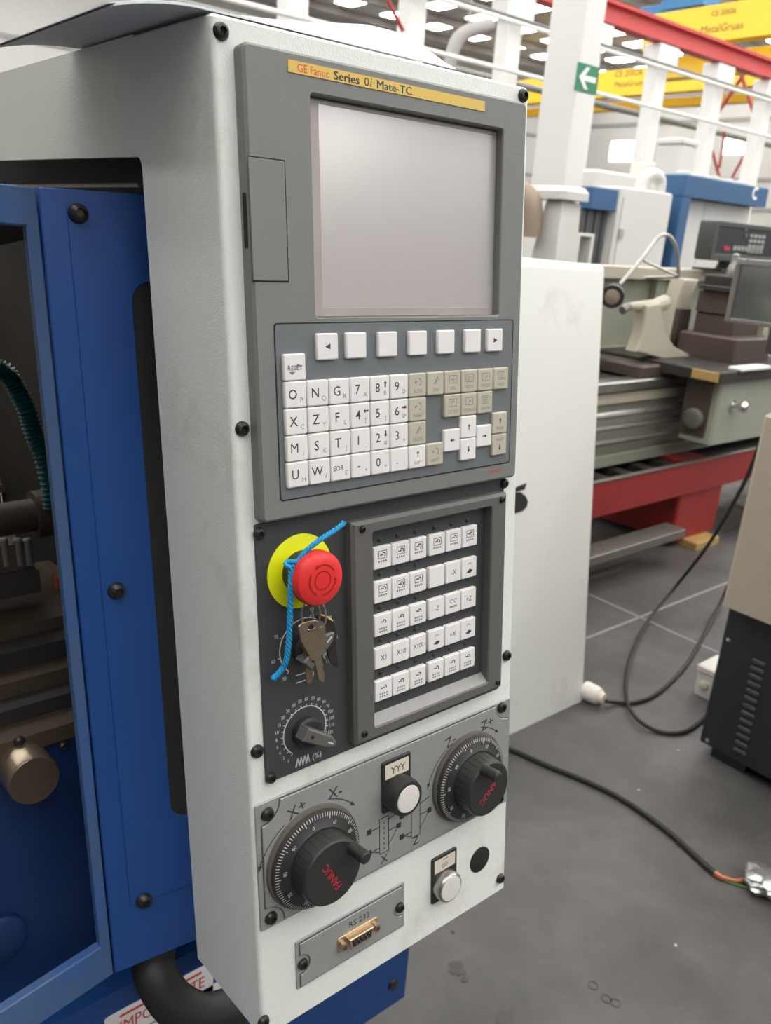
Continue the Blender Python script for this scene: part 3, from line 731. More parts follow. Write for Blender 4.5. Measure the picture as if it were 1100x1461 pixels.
def lathe_icon(u, v, tall, lab, lv):
    w_ = .27; newg()
    for q in ((-w_,-.9,-w_,.95),(w_,-.9,w_,.95),(-w_,-.9,w_,-.9),(-w_,.95,w_,.95)): g.seg(u+q[0],v+q[1],u+q[2],v+q[3],.04,c-.002,c)
    for s_, yy in ((-1,.55),(1,.15),(-1,-.55)):
        g.seg(u+s_*w_, v+yy, u+s_*1.0, v+yy, .05, c-.002, c); g.plate([(u+s_*.75,v+yy-.14),(u+s_*1.02,v+yy-.14),(u+s_*1.02,v+yy+.14),(u+s_*.75,v+yy+.14)], c-.002, c, 0, back=False)
    g.seg(u+w_, v-.6, u+.8, v+.05, .04, c-.002, c); g.seg(u-w_, v-.8, u-.9, v-.5, .04, c-.002, c); g.seg(u+w_, v+.75, u+.9, v+.9, .05, c-.002, c)
    if tall:
        for k_ in range(6): g.seg(u, v-.75+.27*k_, u, v-.63+.27*k_, .05, c-.002, c)
    newg(); g.text(lab, u, lv, .42, c)
u, v = pan(548, 1192, NQ); u2, v2 = pan(547, 1226, NQ); lathe_icon(u, v, True, 'X', v2)
u, v = pan(593, 1168, NQ); u2, v2 = pan(593, 1199, NQ); lathe_icon(u, v-.05, False, 'Z', v2)
for g_ in G_: obj('engraving', g_, hplate)

# ---------------------------------------------------------------- push buttons, hole plug, serial port
def push_button(cu, cv, n0, cap_m, body_m, lab, lm, cap_out, rb_, rc, label):
    b = MB(TP, 'black_plastic'); b.plate(rr(cu-.86, cu+.86, cv-.86, cv+1.75, .10, 3), n0+.001, n0+.10, .03)
    b.plate(rr(cu-.70, cu+.70, cv+.86, cv+1.58), n0+.10, n0+.12, 0, 'label_cream', back=False); lab(b, cu, cv+1.22, n0+.124)
    pb = obj('push_button', b, pend); pb['label'] = label
    b = MB(TP, body_m); b.lathe([(rb_,n0+.10),(rb_,n0+.10+cap_out*.72),(rb_-.06,n0+.10+cap_out*.95),(rc+.02,n0+.10+cap_out)], cu, cv, 36, caps=False); b.lathe([(rc+.02,n0+.10+cap_out),(rc,n0+.06+cap_out)], cu, cv, 36, caps=False); obj('bezel_ring', b, pb)
    b = MB(TP, cap_m); b.lathe([(rc,n0+.06+cap_out),(rc-.03,n0+.12+cap_out),(rc*.6,n0+.135+cap_out),(0,n0+.14+cap_out)], cu, cv, 36, caps=False); obj('cap', b, pb)
def marks1(b, u, v, c):
    for k_ in range(3): b.seg(u-.35+.28*k_, v+.15, u-.22+.28*k_, v, .05, c-.002, c, 'print_dark'); b.seg(u-.10+.28*k_, v+.15, u-.22+.28*k_, v, .05, c-.002, c, 'print_dark'); b.seg(u-.22+.28*k_, v, u-.22+.28*k_, v-.2, .05, c-.002, c, 'print_dark')
def marks2(b, u, v, c):
    b.text('00', u-.02, v-.08, .28, c, 'print_grey'); b.seg(u-.15, v+.25, u+.2, v+.25, .05, c-.002, c, 'print_grey')
push_button(5.72, -19.22, NQ, 'button_white', 'black_plastic', marks1, None, .82, .90, .67, 'black ringed push button with lit cream cap')
push_button(8.98, -25.85, NW, 'button_white', 'steel', marks2, None, .50, .80, .68, 'silver ringed push button with white cap')
b = MB(TP, 'black_rubber'); b.lathe([(.71,NW+.001),(.71,NW+.04),(.64,NW+.07),(0,NW+.075)], 11.60, -25.72, 32); obj('hole_plug', b, pend)
sp = MB(TP, 'plate_grey'); sp.plate(rr(.02, 6.30, -26.93, -24.46, .06, 2), NW+.001, NW+.08, .02, 'plate_grey')
port = obj('serial_port_plate', sp, pend)
b = MB(TP, 'plate_grey')
def side_notched(a0,a1,b0,b1,r):
    cv = (b0+b1)/2; P = [(a0,b0),(a1,b0)] + [(a1-r*math.sin(PI*i/8), cv-r*math.cos(PI*i/8)) for i in range(9)] + [(a1,b1),(a0,b1)] + [(a0+r*math.sin(PI*i/8), cv+r*math.cos(PI*i/8)) for i in range(9)]
    return P
Ps = side_notched(.22, 6.10, -26.80, -24.60, .52); b.plate(Ps, NW+.08, NW+.14, .02); b.frame(inset(Ps,-.05), Ps, NW+.07, NW+.09, 0, 'plate_edge'); obj('face_sheet', b, port)
for u in (.34, 5.98): screw(u, -25.70, NW+.08, .27, port)
b = MB(TP, 'gold_tin'); n1 = NW+.14; cu, cv = 3.38, -25.80
b.plate(rr(cu-1.18, cu+1.18, cv-.40, cv+.40, .12, 2), n1, n1+.05, .02)
b.plate([(cu-.62,cv-.26),(cu+.62,cv-.26),(cu+.72,cv+.28),(cu-.72,cv+.28)], n1+.05, n1+.36, .03)
b.plate([(cu-.52,cv-.17),(cu+.52,cv-.17),(cu+.60,cv+.19),(cu-.60,cv+.19)], n1+.36, n1+.362, 0, 'groove_dark', back=False)
for k_ in range(5): b.lathe([(.035,n1+.3),(.035,n1+.37),(0,n1+.37)], cu-.42+.21*k_, cv+.09, 6, 'gold_tin')
for k_ in range(4): b.lathe([(.035,n1+.3),(.035,n1+.37),(0,n1+.37)], cu-.32+.21*k_, cv-.08, 6, 'gold_tin')
con = obj('serial_connector', b, port)
for s_ in (-1,1):
    b = MB(TP, 'steel_warm'); b.lathe([(.20,n1+.05),(.20,n1+.32),(.12,n1+.34),(.10,n1+.2),(0,n1+.2)], cu+s_*.95, cv, 6, caps=False); obj('standoff', b, con)
b = MB(TP, 'print_dark'); b.text('RS 232', cu+.12, -25.05, .30, n1+.004); obj('port_print', b, port)

# ---------------------------------------------------------------- cord, keys, paper
def rope(name, pts, r, label, strands=3, pitch=.55):
    P = smooth_path(pts, 14); b = MB(TW, 'rope_blue'); L_ = [0]
    for i in range(1, len(P)): L_.append(L_[-1]+(P[i]-P[i-1]).length)
    for s_ in range(strands):
        Q = []
        for i, p in enumerate(P):
            t = (P[min(i+1,len(P)-1)]-P[max(i-1,0)]).normalized(); up = Vector((0,1,0)) if abs(t.y) < .9 else Vector((1,0,0))
            sd = t.cross(up).normalized(); u2 = sd.cross(t); a = 2*PI*(s_/strands+L_[i]/(pitch*S)); fl_ = 1+.9*max(0, 1-min(i, len(P)-1-i)/4)*.5
            Q.append(p+(sd*math.cos(a)+u2*math.sin(a))*r*.55*fl_)
        b.tube(Q, r*.62, 6, raw=True)
    return b
def P3(px, py, n): u, v = pan(px, py, n); return Vector(TP(u, v, n))
def console_obj(name, b, label, cat, group=None):
    """a free thing drawn in console coordinates: give it its own leaning frame"""
    xs = [p[0] for p in b.v]; ys = [p[1] for p in b.v]; zs = [p[2] for p in b.v]
    base = Vector(((min(xs)+max(xs))/2, (min(ys)+max(ys))/2, min(zs)))
    o = obj(name, b, None, origin=base); o.location = M_P2W @ base + Vector((0,0,Z0)); o.rotation_euler = (-TILT,0,0); tag(o, label, cat, group); return o
b = rope('tie_cord', [P3(491,746,.42), P3(478,756,.5), P3(455,771,.62), P3(437,786,.55), P3(424,801,.45), P3(414,808,.35)], .10*S, '')
b2 = rope('tie_cord', [P3(416,806,.45), P3(415,830,.50), P3(414,870,.45), P3(412,915,.30), P3(409,940,.15), P3(403,954,-.02), P3(389,969,-.12)], .11*S, '')
for src in (b2,):
    o_ = len(b.v); b.v += src.v; b.f += [tuple(i+o_ for i in f) for f in src.f]; b.fm += src.fm
kn = [P3(408,806,.42)+Vector((math.cos(t)*.22*S, -.1*S*math.sin(2*t), math.sin(t)*.10*S)) for t in [2*PI*i/14 for i in range(15)]]
b.tube([k_+Vector((.22*S,0,0)) for k_ in kn], .085*S, 6, raw=True)
console_obj('tie_cord', b, 'bright blue cord knotted round the emergency stop button', 'cord')

kr = console_root('key_bunch', (1.9, -12.0, .2)); tag(kr, 'bunch of worn keys hanging below the red stop button', 'keys')
def key_piece(name, pts, n, th, m, hole=None, label=None):
    P = [pan(380+x/5.84, 860+y/5.84, n+th) for x, y in pts]
    b = MB(TP, m); b.plate(P, n, n+th, .015)
    if hole: u, v = pan(380+hole[0]/5.84, 860+hole[1]/5.84, n+th); b.lathe([(.13,n+th),(.13,n+th+.004),(0,n+th+.004)], u, v, 14, 'groove_dark')
    o = obj(name, b, kr)
    if label: o['label'] = label
    return o
key_piece('key', [(285,330),(320,420),(328,500),(332,600),(338,665),(358,678),(385,655),(390,600),(398,500),(420,420),(380,300)], .32, .07, 'key_brown', None, 'brown tarnished key behind')
key_piece('key', [(268,200),(300,172),(345,158),(400,148),(470,158),(492,190),(497,260),(494,330),(484,380),(488,440),(476,455),(468,432),(452,440),(478,520),(470,550),(488,590),(484,640),(476,668),(455,655),(438,645),(424,575),(400,480),(378,484),(352,430),(318,370),(296,330),(282,270)], .46, .08, 'steel_warm', (372,205), 'silver key with stamped head')
key_piece('key', [(392,105),(455,95),(505,110),(558,160),(580,230),(592,290),(582,370),(608,530),(596,546),(560,520),(530,480),(508,400),(498,300),(478,190)], .24, .10, 'black_gloss', None, 'black coated key')
key_piece('key_edge', [(455,95),(505,108),(560,148),(552,158),(500,124),(452,108)], .35, .03, 'label_yellow')
b = MB(TP, 'steel')
ring_c = pan(443, 878, .55)
b.tube([(ring_c[0]+.35*math.cos(t), ring_c[1]+.62*math.sin(t), .56+.12*math.cos(t)) for t in [2*PI*i/28 for i in range(29)]], .045*S, 6, caps=False); obj('split_ring', b, kr)
b = MB(TP, 'steel')
ring_c = pan(456, 876, .45)
b.tube([(ring_c[0]+.25*math.cos(t), ring_c[1]+.55*math.sin(t), .42+.15*math.cos(t+1)) for t in [2*PI*i/28 for i in range(29)]], .04*S, 6, caps=False); obj('split_ring', b, kr)

def paper_sheet(k_, label, du, dv, lift):
    b = MB(TP, 'paper'); NU, NV = 26, 18; u0, u1, y0, y1 = -4.95+du, 9.45+du, .85+dv, 12.6+dv
    th = .035
    def h(a, c):
        u = u0+(u1-u0)*a; y = y0+(y1-y0)*c; z = .12+lift
        if u < -1.8: z -= .050*(u+1.8)**2                              # the overhang sags
        k2 = max(0, min(1, (u+2.0)/8.5))**.9; e2 = max(0, min(1, (u1-u)/1.0)); q = min(1, c/.20)
        z += (1.25+.06*math.sin(a*9))*k2*(1-(1-q)**2)*(.45+.55*e2)*(1-.8*max(0, c-.3)/.7)  # the sheet arches up behind its front edge
        return u, y, vtop(y)+z
    T_ = [[h(i/NU, j/NV) for j in range(NV+1)] for i in range(NU+1)]
    A = [b.add([(u, v, -y) for u, y, v in r_]) for r_ in T_]; B = [b.add([(u, v-th, -y) for u, y, v in r_]) for r_ in T_]
    for i in range(NU):
        for j in range(NV): b.face((A[i][j],A[i+1][j],A[i+1][j+1],A[i][j+1])); b.face((B[i][j],B[i][j+1],B[i+1][j+1],B[i+1][j]))
    for i in range(NU): b.face((A[i][0],B[i][0],B[i+1][0],A[i+1][0])); b.face((A[i][NV],A[i+1][NV],B[i+1][NV],B[i][NV]))
    for j in range(NV): b.face((A[0][j],A[0][j+1],B[0][j+1],B[0][j])); b.face((A[NU][j],B[NU][j],B[NU][j+1],A[NU][j+1]))
    console_obj('paper_sheet', b, label, 'paper', 'loose papers on top of the console')
paper_sheet(0, 'lowest curled white paper sheet lying on the console top', 0, 0, 0)
paper_sheet(1, 'middle white paper sheet of the stack on the console top', .10, .12, .05)
paper_sheet(2, 'topmost white paper sheet lying on the console top', -.06, .25, .10)
# ================================================================== blue sliding door of the lathe
TD = lambda a, b, c: (a*S, c*S, b*S)                      # console frame: (u, v, depth)
door = console_root('machine_door', (-8.0, -29.5, -8.5)); tag(door, 'blue sheet-steel sliding door with bolted edge strip beside the console', 'door')
pB = Vector((-2.0, 9.0, 0)); nB = Vector((.12, 1.0, 0)).normalized()
fT = pan_plane(48.5, 266, pB, nB); fB = pan_plane(165, 1389, pB, nB)
UF = (fT.x+fB.x)/2; YF = pB.y-.12*(UF-pB.x)
def TB(a, b, c): return (a*S, (pB.y-.12*(a-pB.x)-c)*S, b*S)         # strip plane: (u, v, proud)
def TA(a, b, c): return (a*S, (YF+.20*(a-UF)-c)*S, b*S)             # window frame plane
vT, vBt = fT.z, fB.z
b = MB(TB, 'door_blue'); b.plate(rr(UF+.06, 1.3, vBt, vT, .05, 2), -.5, 0, .05); leaf = obj('edge_strip', b, door)
q0 = pan_plane(93, 292, pB, nB); q1 = pan_plane(186, 1292, pB, nB)
s0 = pan_plane(191, 470, pB, nB); s1 = pan_plane(207, 402, pB, nB); s2 = pan_plane(262, 1163, pB, nB)
ua = (q0.x+q1.x)/2; su = s0.x; n_ = 5
Oo = rr(ua, 1.2, q1.z, q0.z, .10, n_); Ii = rr(su, .9, s2.z, s1.z, .85, n_)
b = MB(TB, 'door_blue'); b.frame(Oo, Ii, .002, .09, .03); obj('cover_plate', b, door)
b = MB(TB, 'inner_dark'); b.plate(inset(Ii,-.02), .001, .02, 0); obj('hand_slot', b, door)  # dark plate painted in for the unlit interior behind the slot
def bolt(px, py, r, T, p0, nn, c, parent, m='screw_dark'):
    q = pan_plane(px, py, p0, nn); b = MB(T, m); b.lathe([(r,c),(r*.97,c+r*.25),(r*.8,c+r*.6),(r*.45,c+r*.8),(r*.4,c+r*.5),(0,c+r*.5)], q.x, q.z, 16, caps=False); return obj('bolt', b, parent)
for px, py in ((110,305),(165,842),(204,1283)): bolt(px, py, .40, TB, pB, nB, .09, door)
nA = Vector((-.20, 1.0, 0)).normalized(); pA = Vector((UF, YF, 0))
w0 = pan_plane(34, 322, pA, nA); w1 = pan_plane(146, 1350, pA, nA)
uw = (w0.x+w1.x)/2
b = MB(TA, 'door_blue_worn'); b.frame(rr(-34, UF-.02, vBt+.02, vT-.03), rr(-32.5, uw, w1.z, w0.z, .12, 1) if False else rr(-32.5, uw, w1.z, w0.z), -.5, 0, .06); obj('window_frame', b, door)
b = MB(lambda a, bb, c: (a*S, c*S, bb*S), 'black_rubber')
hp_ = [pan_plane(222, 1330, Vector((0,10.6,0)), Vector((0,1,0))), pan_plane(219, 1372, Vector((0,10.2,0)), Vector((0,1,0))), pan_plane(224, 1395, Vector((0,9.6,0)), Vector((0,1,0))), pan_plane(247, 1430, Vector((0,9.0,0)), Vector((0,1,0))), pan_plane(282, 1448, Vector((0,8.6,0)), Vector((0,1,0))), pan_plane(318, 1444, Vector((0,8.6,0)), Vector((0,1,0))), pan_plane(350, 1425, Vector((0,9.0,0)), Vector((0,1,0)))]
b.T = TW; b.tube([tuple(Vector(p)*S) for p in smooth_path([(p.x,p.y,p.z) for p in hp_], 5)], 1.12*S, 14, raw=True); obj('pull_handle', b, door)

# ================================================================== lathe body behind the door
cnc = console_root('cnc_lathe', (-14, -40, -30)); tag(cnc, 'dark enclosed turning machine with cream and blue interior behind the door', 'machine')
def dp(name, m, a0, a1, b0, b1, c0, c1, bev=0.0, parent=None):
    b = MB(TD, m); b.box(a0, a1, b0, b1, c0, c1, bev); return obj(name, b, parent or cnc)
dp('back_wall', 'inner_cream', -36, .9, -34, 6.7, 44, 44.5)
dp('shade_cover', 'inner_dark', -36, -1.9, 6.3, 6.7, 9.9, 26)  # unseen cover added to darken the interior, kept short to light the back wall
dp('end_wall', 'inner_cream', -36.5, -36, -34, 6.7, 12, 44)
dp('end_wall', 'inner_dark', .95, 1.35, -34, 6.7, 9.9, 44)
def dpt(px, py, Y): q = pan_plane(px, py, Vector((0,Y,0)), Vector((0,1,0))); return q.x, q.z
def wall_hole(px, py, r):
    u, v = dpt(px, py, 43.9); b = MB(TD, 'inner_dark'); b.lathe([(r,44),(r,43.9),(0,43.88)], u, v, 14); obj('wall_hole', b, cnc)
wall_hole(5, 396, .38); wall_hole(24, 645, .42)
u, v = dpt(0, 693, 43); dp('wall_ledge', 'inner_brown', -36, .9, v-.5, v+.1, 42.6, 44, .05)
u, v = dpt(0, 790, 36); dp('rear_shield', 'inner_cream', -36, .9, -26, v+2.2, 41, 41.6)
# coolant hose of stacked segments
hose = [(-6,525),(8,531),(20,548),(32,570),(42,595),(48,618),(58,640),(66,668),(72,700),(76,725)]
Q = smooth_path([Vector((*dpt(px,py,26), 26)) for px, py in hose], 4); b = MB(TW, 'hose_teal')
for i in range(len(Q)-1):
    a, c = Q[i], Q[i+1]; pts = [(a.x*S,a.z*S,a.y*S),(a.x*S+(c.x-a.x)*S*.5,(a.z+c.z)/2*S,(a.y+c.y)/2*S),(c.x*S,c.z*S,c.y*S)]
    b.tube(pts, [.40*S,.62*S,.42*S], 8, raw=True)
o = obj('coolant_hose', b, cnc); o['label'] = 'teal segmented coolant hose'
# tailstock quill with flange
u0, v0 = dpt(2, 745, 28); u1, v1 = dpt(52, 735, 28)
b = MB(lambda a, bb, c: (c*S, a*S, bb*S), 'lathe_brown'); b.lathe([(1.05,u0-8),(1.05,u1-.2),(1.55,u1-.2),(1.55,u1+.2),(1.5,u1+2.2)], 28, (v0+v1)/2+.1, 24); obj('tailstock_quill', b, cnc)
# tool holder block and clamp screws
u1, v1 = dpt(56, 812, 22); u2, v2 = dpt(56, 845, 22)
dp('tool_block', 'lathe_dark', u1-12, u1, v2, v1, 22, 25, .06)
u3, v3 = dpt(36, 790, 22.5); u4, v4 = dpt(20, 768, 22.5)
dp('tool_holder', 'inner_brown', u3-12, u3-.2, v1, v4-.4, 22.6, 24.6, .05)
for px in (4, 24, 38):
    u, v = dpt(px, 768, 22.8); b = MB(lambda a, bb, c: (a*S, bb*S, c*S), 'steel_dull'); b.lathe([(.28,v-1.6),(.28,v-.1),(.2,v),(0,v)], u, 22.8, 12); obj('clamp_screw', b, cnc)
# blue deck, slideways and ledges
u, v = dpt(60, 830, 33); b = MB(TD, 'base_blue'); b.plate([(u-16,v-.6),(u+6,v-.6),(u+6,v),(u-16,v)], 24, 40); obj('chip_deck', b, cnc)
u, v = dpt(86, 838, 26); b = MB(TD, 'orange'); b.box(u-.2, u+.25, v-.3, v+.7, 26, 26.6, .05); obj('stop_peg', b, cnc)
for py0, py1, Y, m in ((885,915,21,'inner_brown'),(920,955,19,'inner_dark'),(962,990,17.5,'inner_brown'),(1000,1035,16,'inner_dark')):
    v0 = dpt(60, py0, Y)[1]; v1 = dpt(60, py1, Y)[1]; dp('slideway', m, -36, .9, v1, v0, Y, Y+12, .04)
v0 = dpt(60, 1040, 14.5)[1]; v1 = dpt(60, 1062, 14.5)[1]; dp('brown_ledge', 'inner_brown', -36, .9, v1, v0, 14.2, 30, .04)
v2 = dpt(60, 1380, 14.5)[1]; dp('apron', 'apron_blue_shaded', -36, .9, v2-1, v1, 14.5, 30)
for px, py, r in ((27,1057,.28),(90,1064,.26)): bolt(px, py, r, lambda a, bb, c: (a*S,(14.2-c)*S,bb*S), Vector((0,14.2,0)), Vector((0,1,0)), 0, cnc)
u, v = dpt(48, 1112, 12.6); b = MB(lambda a, bb, c: (a*S, (14.5-c)*S, bb*S), 'steel_warm'); b.lathe([(1.22,0),(1.22,2.0),(1.15,2.1),(0,2.1)], u, v, 36, ms=['steel_warm','steel_warm','inner_brown']); o = obj('apron_knob', b, cnc); o['label'] = 'round polished steel knob on the apron'
u, v = dpt(2, 1342, 14.0); b = MB(lambda a, bb, c: (a*S, (14.5-c)*S, bb*S), 'apron_blue_shaded'); b.lathe([(1.25,0),(1.25,.5),(1.1,.6),(0,.6)], u, v, 32); obj('round_boss', b, cnc)
dp('lower_trough', 'base_blue', -36, .9, v2-2.2, v2-1.001, 11.5, 30)

# ================================================================== machine base with the warning sticker
def under(o):                                             # hang an upright world-frame mesh under the leaning lathe root
    o.parent = cnc; o.matrix_parent_inverse = Matrix.LocRotScale(cnc.location, cnc.rotation_euler, None).inverted(); return o
YBs = .42
cR = wy(580, 1420, YBs); zt = 1.02; zb = cR.z
b = MB(TW, 'base_blue'); b.box(-1.2, cR.x, YBs, 1.1, zb, zt-.16, .006); base = under(obj('base_panel', b))
b = MB(TW, 'base_blue'); b.box(-1.2, cR.x, YBs+.05, 1.1, zt-.159, zt, .006); under(obj('upper_step', b))
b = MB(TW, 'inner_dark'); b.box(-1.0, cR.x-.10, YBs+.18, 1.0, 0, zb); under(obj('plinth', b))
st = MB(TY(YBs-.0005), 'sticker_white'); t0 = wy(148,1448,YBs); t1 = wy(243,1408,YBs); zs = (t0.z+t1.z)/2
xs0 = t0.x; st.plate(rr(xs0, xs0+.17, zs-.105, zs+.0, .003, 1), 0, .001, 0)
st.text_fit('IMPORTANTE', xs0+.022, xs0+.155, zs-.030, .021, .0015, 'sticker_red'); st.seg(xs0+.022, zs-.010, xs0+.15, zs-.010, .004, .001, .0015, 'sticker_red')
for k_ in range(4): st.seg(xs0+.02, zs-.056-.011*k_, xs0+.155, zs-.056-.011*k_, .003, .001, .0015, 'print_grey')
obj('warning_sticker', st, base)
t0 = wy(275,1395,YBs+.04); st = MB(TY(YBs-.0005), 'sticker_white'); st.plate(rr(t0.x-.01, t0.x+.05, t0.z-.06, t0.z+.015), 0, .001); obj('small_sticker', st, base)
p = wy(560, 1404, YBs); b = MB(TY(YBs), 'screw_dark'); b.lathe([(.011,0),(.010,.005),(0,.006)], p.x, p.z, 14); obj('screw', b, base)

# ================================================================== white cabinet behind the console
def yl(z): return 1.083 + z*math.tan(TILT)
c1 = pan_plane(835, 998, M_P2W.inverted() @ (Vector((2.062,1.083,0))-Vector((0,0,Z0)))/S, Vector((0,1,0)))
c2 = pan_plane(861.5, 379, c1, Vector((0,1,0)))
tp = M_P2W @ (c2*S) + Vector((0,0,Z0)); xr = 2.055; ztop = tp.z
cab = empty('electrical_cabinet', (1.5, 1.3, 0)); tag(cab, 'tall plain white steel cabinet standing behind the console', 'cabinet')
b = MB(lambda a, bb, c: (c, a, bb), 'cabinet_paint')
def rounded_end(P, x0, x1, r=.018):
    n3 = 3
    rings = []
    for i in range(n3+1): t = PI/2*i/n3; rings.append((x1-r+r*math.sin(t), r-r*math.cos(t)))
    A0 = b.add([(y,z,x0) for y,z in P]); prev = A0; b.face(A0[::-1])
    for x, d in rings: R = b.add([(y,z,x) for y,z in inset(P,d)]); b.bridge(prev,R); prev = R
    b.face(prev)
tk = math.tan(TILT)
Pc = [(yl(0),0),(yl(0)+.5,0),(yl(ztop)+.34,ztop)] + [(yl(ztop)+.018-.018*math.sin(t), ztop-.018+.018*math.cos(t)) for t in [PI/2*i/3 for i in range(4)]]
rounded_end(Pc, 1.1, xr); body = obj('body', b, cab)
lg = MB(lambda a, bb, c: (a, yl(bb)-c, bb), 'black_plastic')
def cpt(px, py):
    for _ in range(1): q = pan_plane(px, py, c1, Vector((0,1,0))); q = M_P2W @ (q*S) + Vector((0,0,Z0)); return q.x, q.z
lg.plate([cpt(*q) for q in ((731,697),(751,689),(748,698),(731,703))], .0005, .002)
lg.plate([cpt(*q) for q in ((731,703),(742,702),(749,707),(753,715),(751,723),(745,729),(736,732),(731,732))], .0005, .002)
obj('number_mark', lg, cab)['label'] = 'black printed figure, mostly hidden'
# ================================================================== manual lathe behind the cabinet
lat = empty('manual_lathe', (4.4, 2.1, 0)); tag(lat, 'old grey-green manual lathe on a red base across the aisle', 'lathe')
def lb(name, m, x0, x1, y0, y1, z0, z1, bev=.004, parent=None):
    b = MB(TW, m); b.box(x0, x1, y0, y1, z0, z1, bev); return obj(name, b, parent or lat)
b = MB(TW, 'lathe_red'); b.box(2.1, 7.2, 1.80, 1.84, .335, .515, .006); b.box(2.1, 7.2, 2.5, 2.54, .335, .515); b.box(2.1, 7.2, 1.84, 2.5, .335, .35); obj('chip_pan', b, lat)
lb('pan_lip', 'steel_dull', 2.1, 7.2, 1.79, 1.815, .5155, .525, .002)
lb('chip_tray', 'lathe_dark', 2.1, 7.2, 1.84, 2.5, .42, .45, 0)
for i in range(7): lb('tray_rib', 'lathe_dark', 2.5+.2*i, 2.58+.2*i, 1.86, 2.02, .45, .49, .004)
lb('tray_bridge', 'lathe_red', 3.78, 4.02, 1.84, 2.2, .46, .51)
for x0 in (3.78, 6.2):
    lb('pedestal', 'lathe_red', x0, x0+.45, 1.83, 2.5, .045, .334, .012)
    lb('levelling_block', 'brass_dirty', x0+.12, x0+.36, 1.74, 1.98, .0, .044, .006)

lb('cross_tie', 'lathe_red', 2.1, 6.2, 2.3, 2.35, .16, .22)
b = MB(TW, 'steel_dull'); b.box(2.1, 3.60, 1.66, 1.78, .185, .21, .003); b.box(2.1, 3.60, 1.66, 1.67, .165, .185); obj('brake_treadle', b, lat)
b = MB(TW, 'steel_dull'); b.box(4.3, 6.2, 1.7, 1.8, .19, .215, .003); obj('brake_treadle', b, lat)
lb('bed', 'lathe_green', 2.1, 6.8, 2.02, 2.4, .55, .93, .01)
lb('bed_foot', 'lathe_green', 2.1, 6.8, 1.98, 2.44, .51, .57, .01)
b = MB(TW, 'steel'); b.box(2.1, 6.8, 1.96, 2.06, .905, .955, .008); b.box(2.1, 6.8, 2.3, 2.4, .93, .955, .006); obj('bed_way', b, lat)
lb('bed_way', 'lathe_dark', 2.1, 6.8, 2.06, 2.3, .93, .945, 0)
lb('rack', 'lathe_cream', 2.1, 6.8, 1.985, 2.02, .84, .89, .003)
for z, r, m in ((.80,.018,'steel'),(.735,.014,'steel'),(.66,.016,'steel_dull')):
    b = MB(TW, m); b.tube([(2.1,1.93,z),(6.8,1.93,z)], r, 10); obj('feed_rod', b, lat)
# carriage
ax = wy(1022, 590, 1.68).x; ay0 = 1.68; ay1 = wx(972, 590, ax).y
za = wx(1000, 632, ax).z; zt_ = wy(1022, 545, 1.68).z
b = MB(TW, 'lathe_green'); b.box(ax, ax+.62, ay0, ay1, za, zt_, .012); apr = obj('apron', b, lat)
b = MB(TX(ax), 'lathe_brown'); b.plate(rr(ay0+.04, ay1-.005, za+.03, zt_-.02, .01, 2), .0005, .012, .003); obj('side_cover', b, lat)
p = wx(990, 597, ax-.02); b = MB(TX(ax-.012), 'steel_dull'); b.lathe([(.055,0),(.055,.025),(.045,.03),(.03,.032),(0,.032)], p.y, p.z, 24); obj('handwheel_hub', b, lat)
p = wy(1055, 580, 1.64); b = MB(TY(ay0), 'chrome'); b.lathe([(.03,0),(.03,.01),(.016,.014),(.016,.04),(.03,.05),(.032,.065),(.02,.085),(0,.09)], p.x, p.z, 18); obj('chrome_knob', b, lat)
lb('saddle', 'lathe_dark', ax-.10, ax+.75, ay0-.04, 2.44, zt_+.001, zt_+.055, .006)
b = MB(TX(ax-.10), 'brass_dirty'); b.plate(rr(ay0-.03, ay1-.08, zt_+.004, zt_+.05), 0, .012, .002); obj('wiper_strip', b, lat)
lb('scale_strip', 'sticker_white', ax+.06, ax+.36, ay0-.06, ay0+.02, zt_+.056, zt_+.07, .003)
z1 = zt_+.056
p = wy(1003, 530, 1.95); px1 = wy(1062, 530, 1.95)
lb('cross_slide', 'lathe_brown', p.x+.02, px1.x-.05, 1.80, 2.15, z1, z1+.13, .01)
lb('compound_slide', 'lathe_brown', p.x+.10, p.x+.38, 1.88, 2.12, z1+.1301, z1+.24, .01)
lb('tool_post', 'lathe_brown', p.x+.09, p.x+.36, 1.90, 2.12, z1+.2401, z1+.36, .008)
lb('tool_clamp', 'lathe_dark', p.x+.05, p.x+.34, 1.86, 2.10, z1+.3601, z1+.385, .004)
lb('tool_clamp', 'lathe_dark', p.x+.09, p.x+.33, 1.9, 2.10, z1+.3851, z1+.44, .006)
b = MB(TW, 'steel'); b.lathe([(.03,z1+.44),(.03,z1+.48),(.02,z1+.5),(.02,z1+.55),(0,z1+.56)], p.x+.2, 2.0, 6); obj('clamp_bolt', b, lat)
lb('slide_casting', 'lathe_cream', p.x+.42, p.x+.75, 1.86, 2.14, z1+.13, z1+.30, .012)
for i in range(3):
    b = MB(TY(1.86), 'steel_dull'); b.lathe([(.022,0),(.022,.02),(0,.022)], p.x+.48+.1*i, z1+.17, 12); obj('gib_screw', b, lat)
# splash guard
b = MB(TW, 'lathe_green'); b.box(2.2, 6.8, 2.5, 2.53, 1.03, 1.42, .003); sg = obj('splash_guard', b, lat)
b = MB(TW, 'lathe_cream'); b.box(2.2, 6.8, 2.42, 2.56, 1.42, 1.485, .006); obj('guard_rim', b, lat)
lb('guard_rim', 'lathe_cream', 2.2, 6.8, 2.44, 2.53, 1.015, 1.03, .003)
lb('guard_post', 'lathe_green', 4.18, 4.27, 2.46, 2.5, 1.03, 1.42, .004)
lb('guard_skirt', 'lathe_green', 2.2, 6.8, 2.45, 2.48, .56, 1.014, 0)
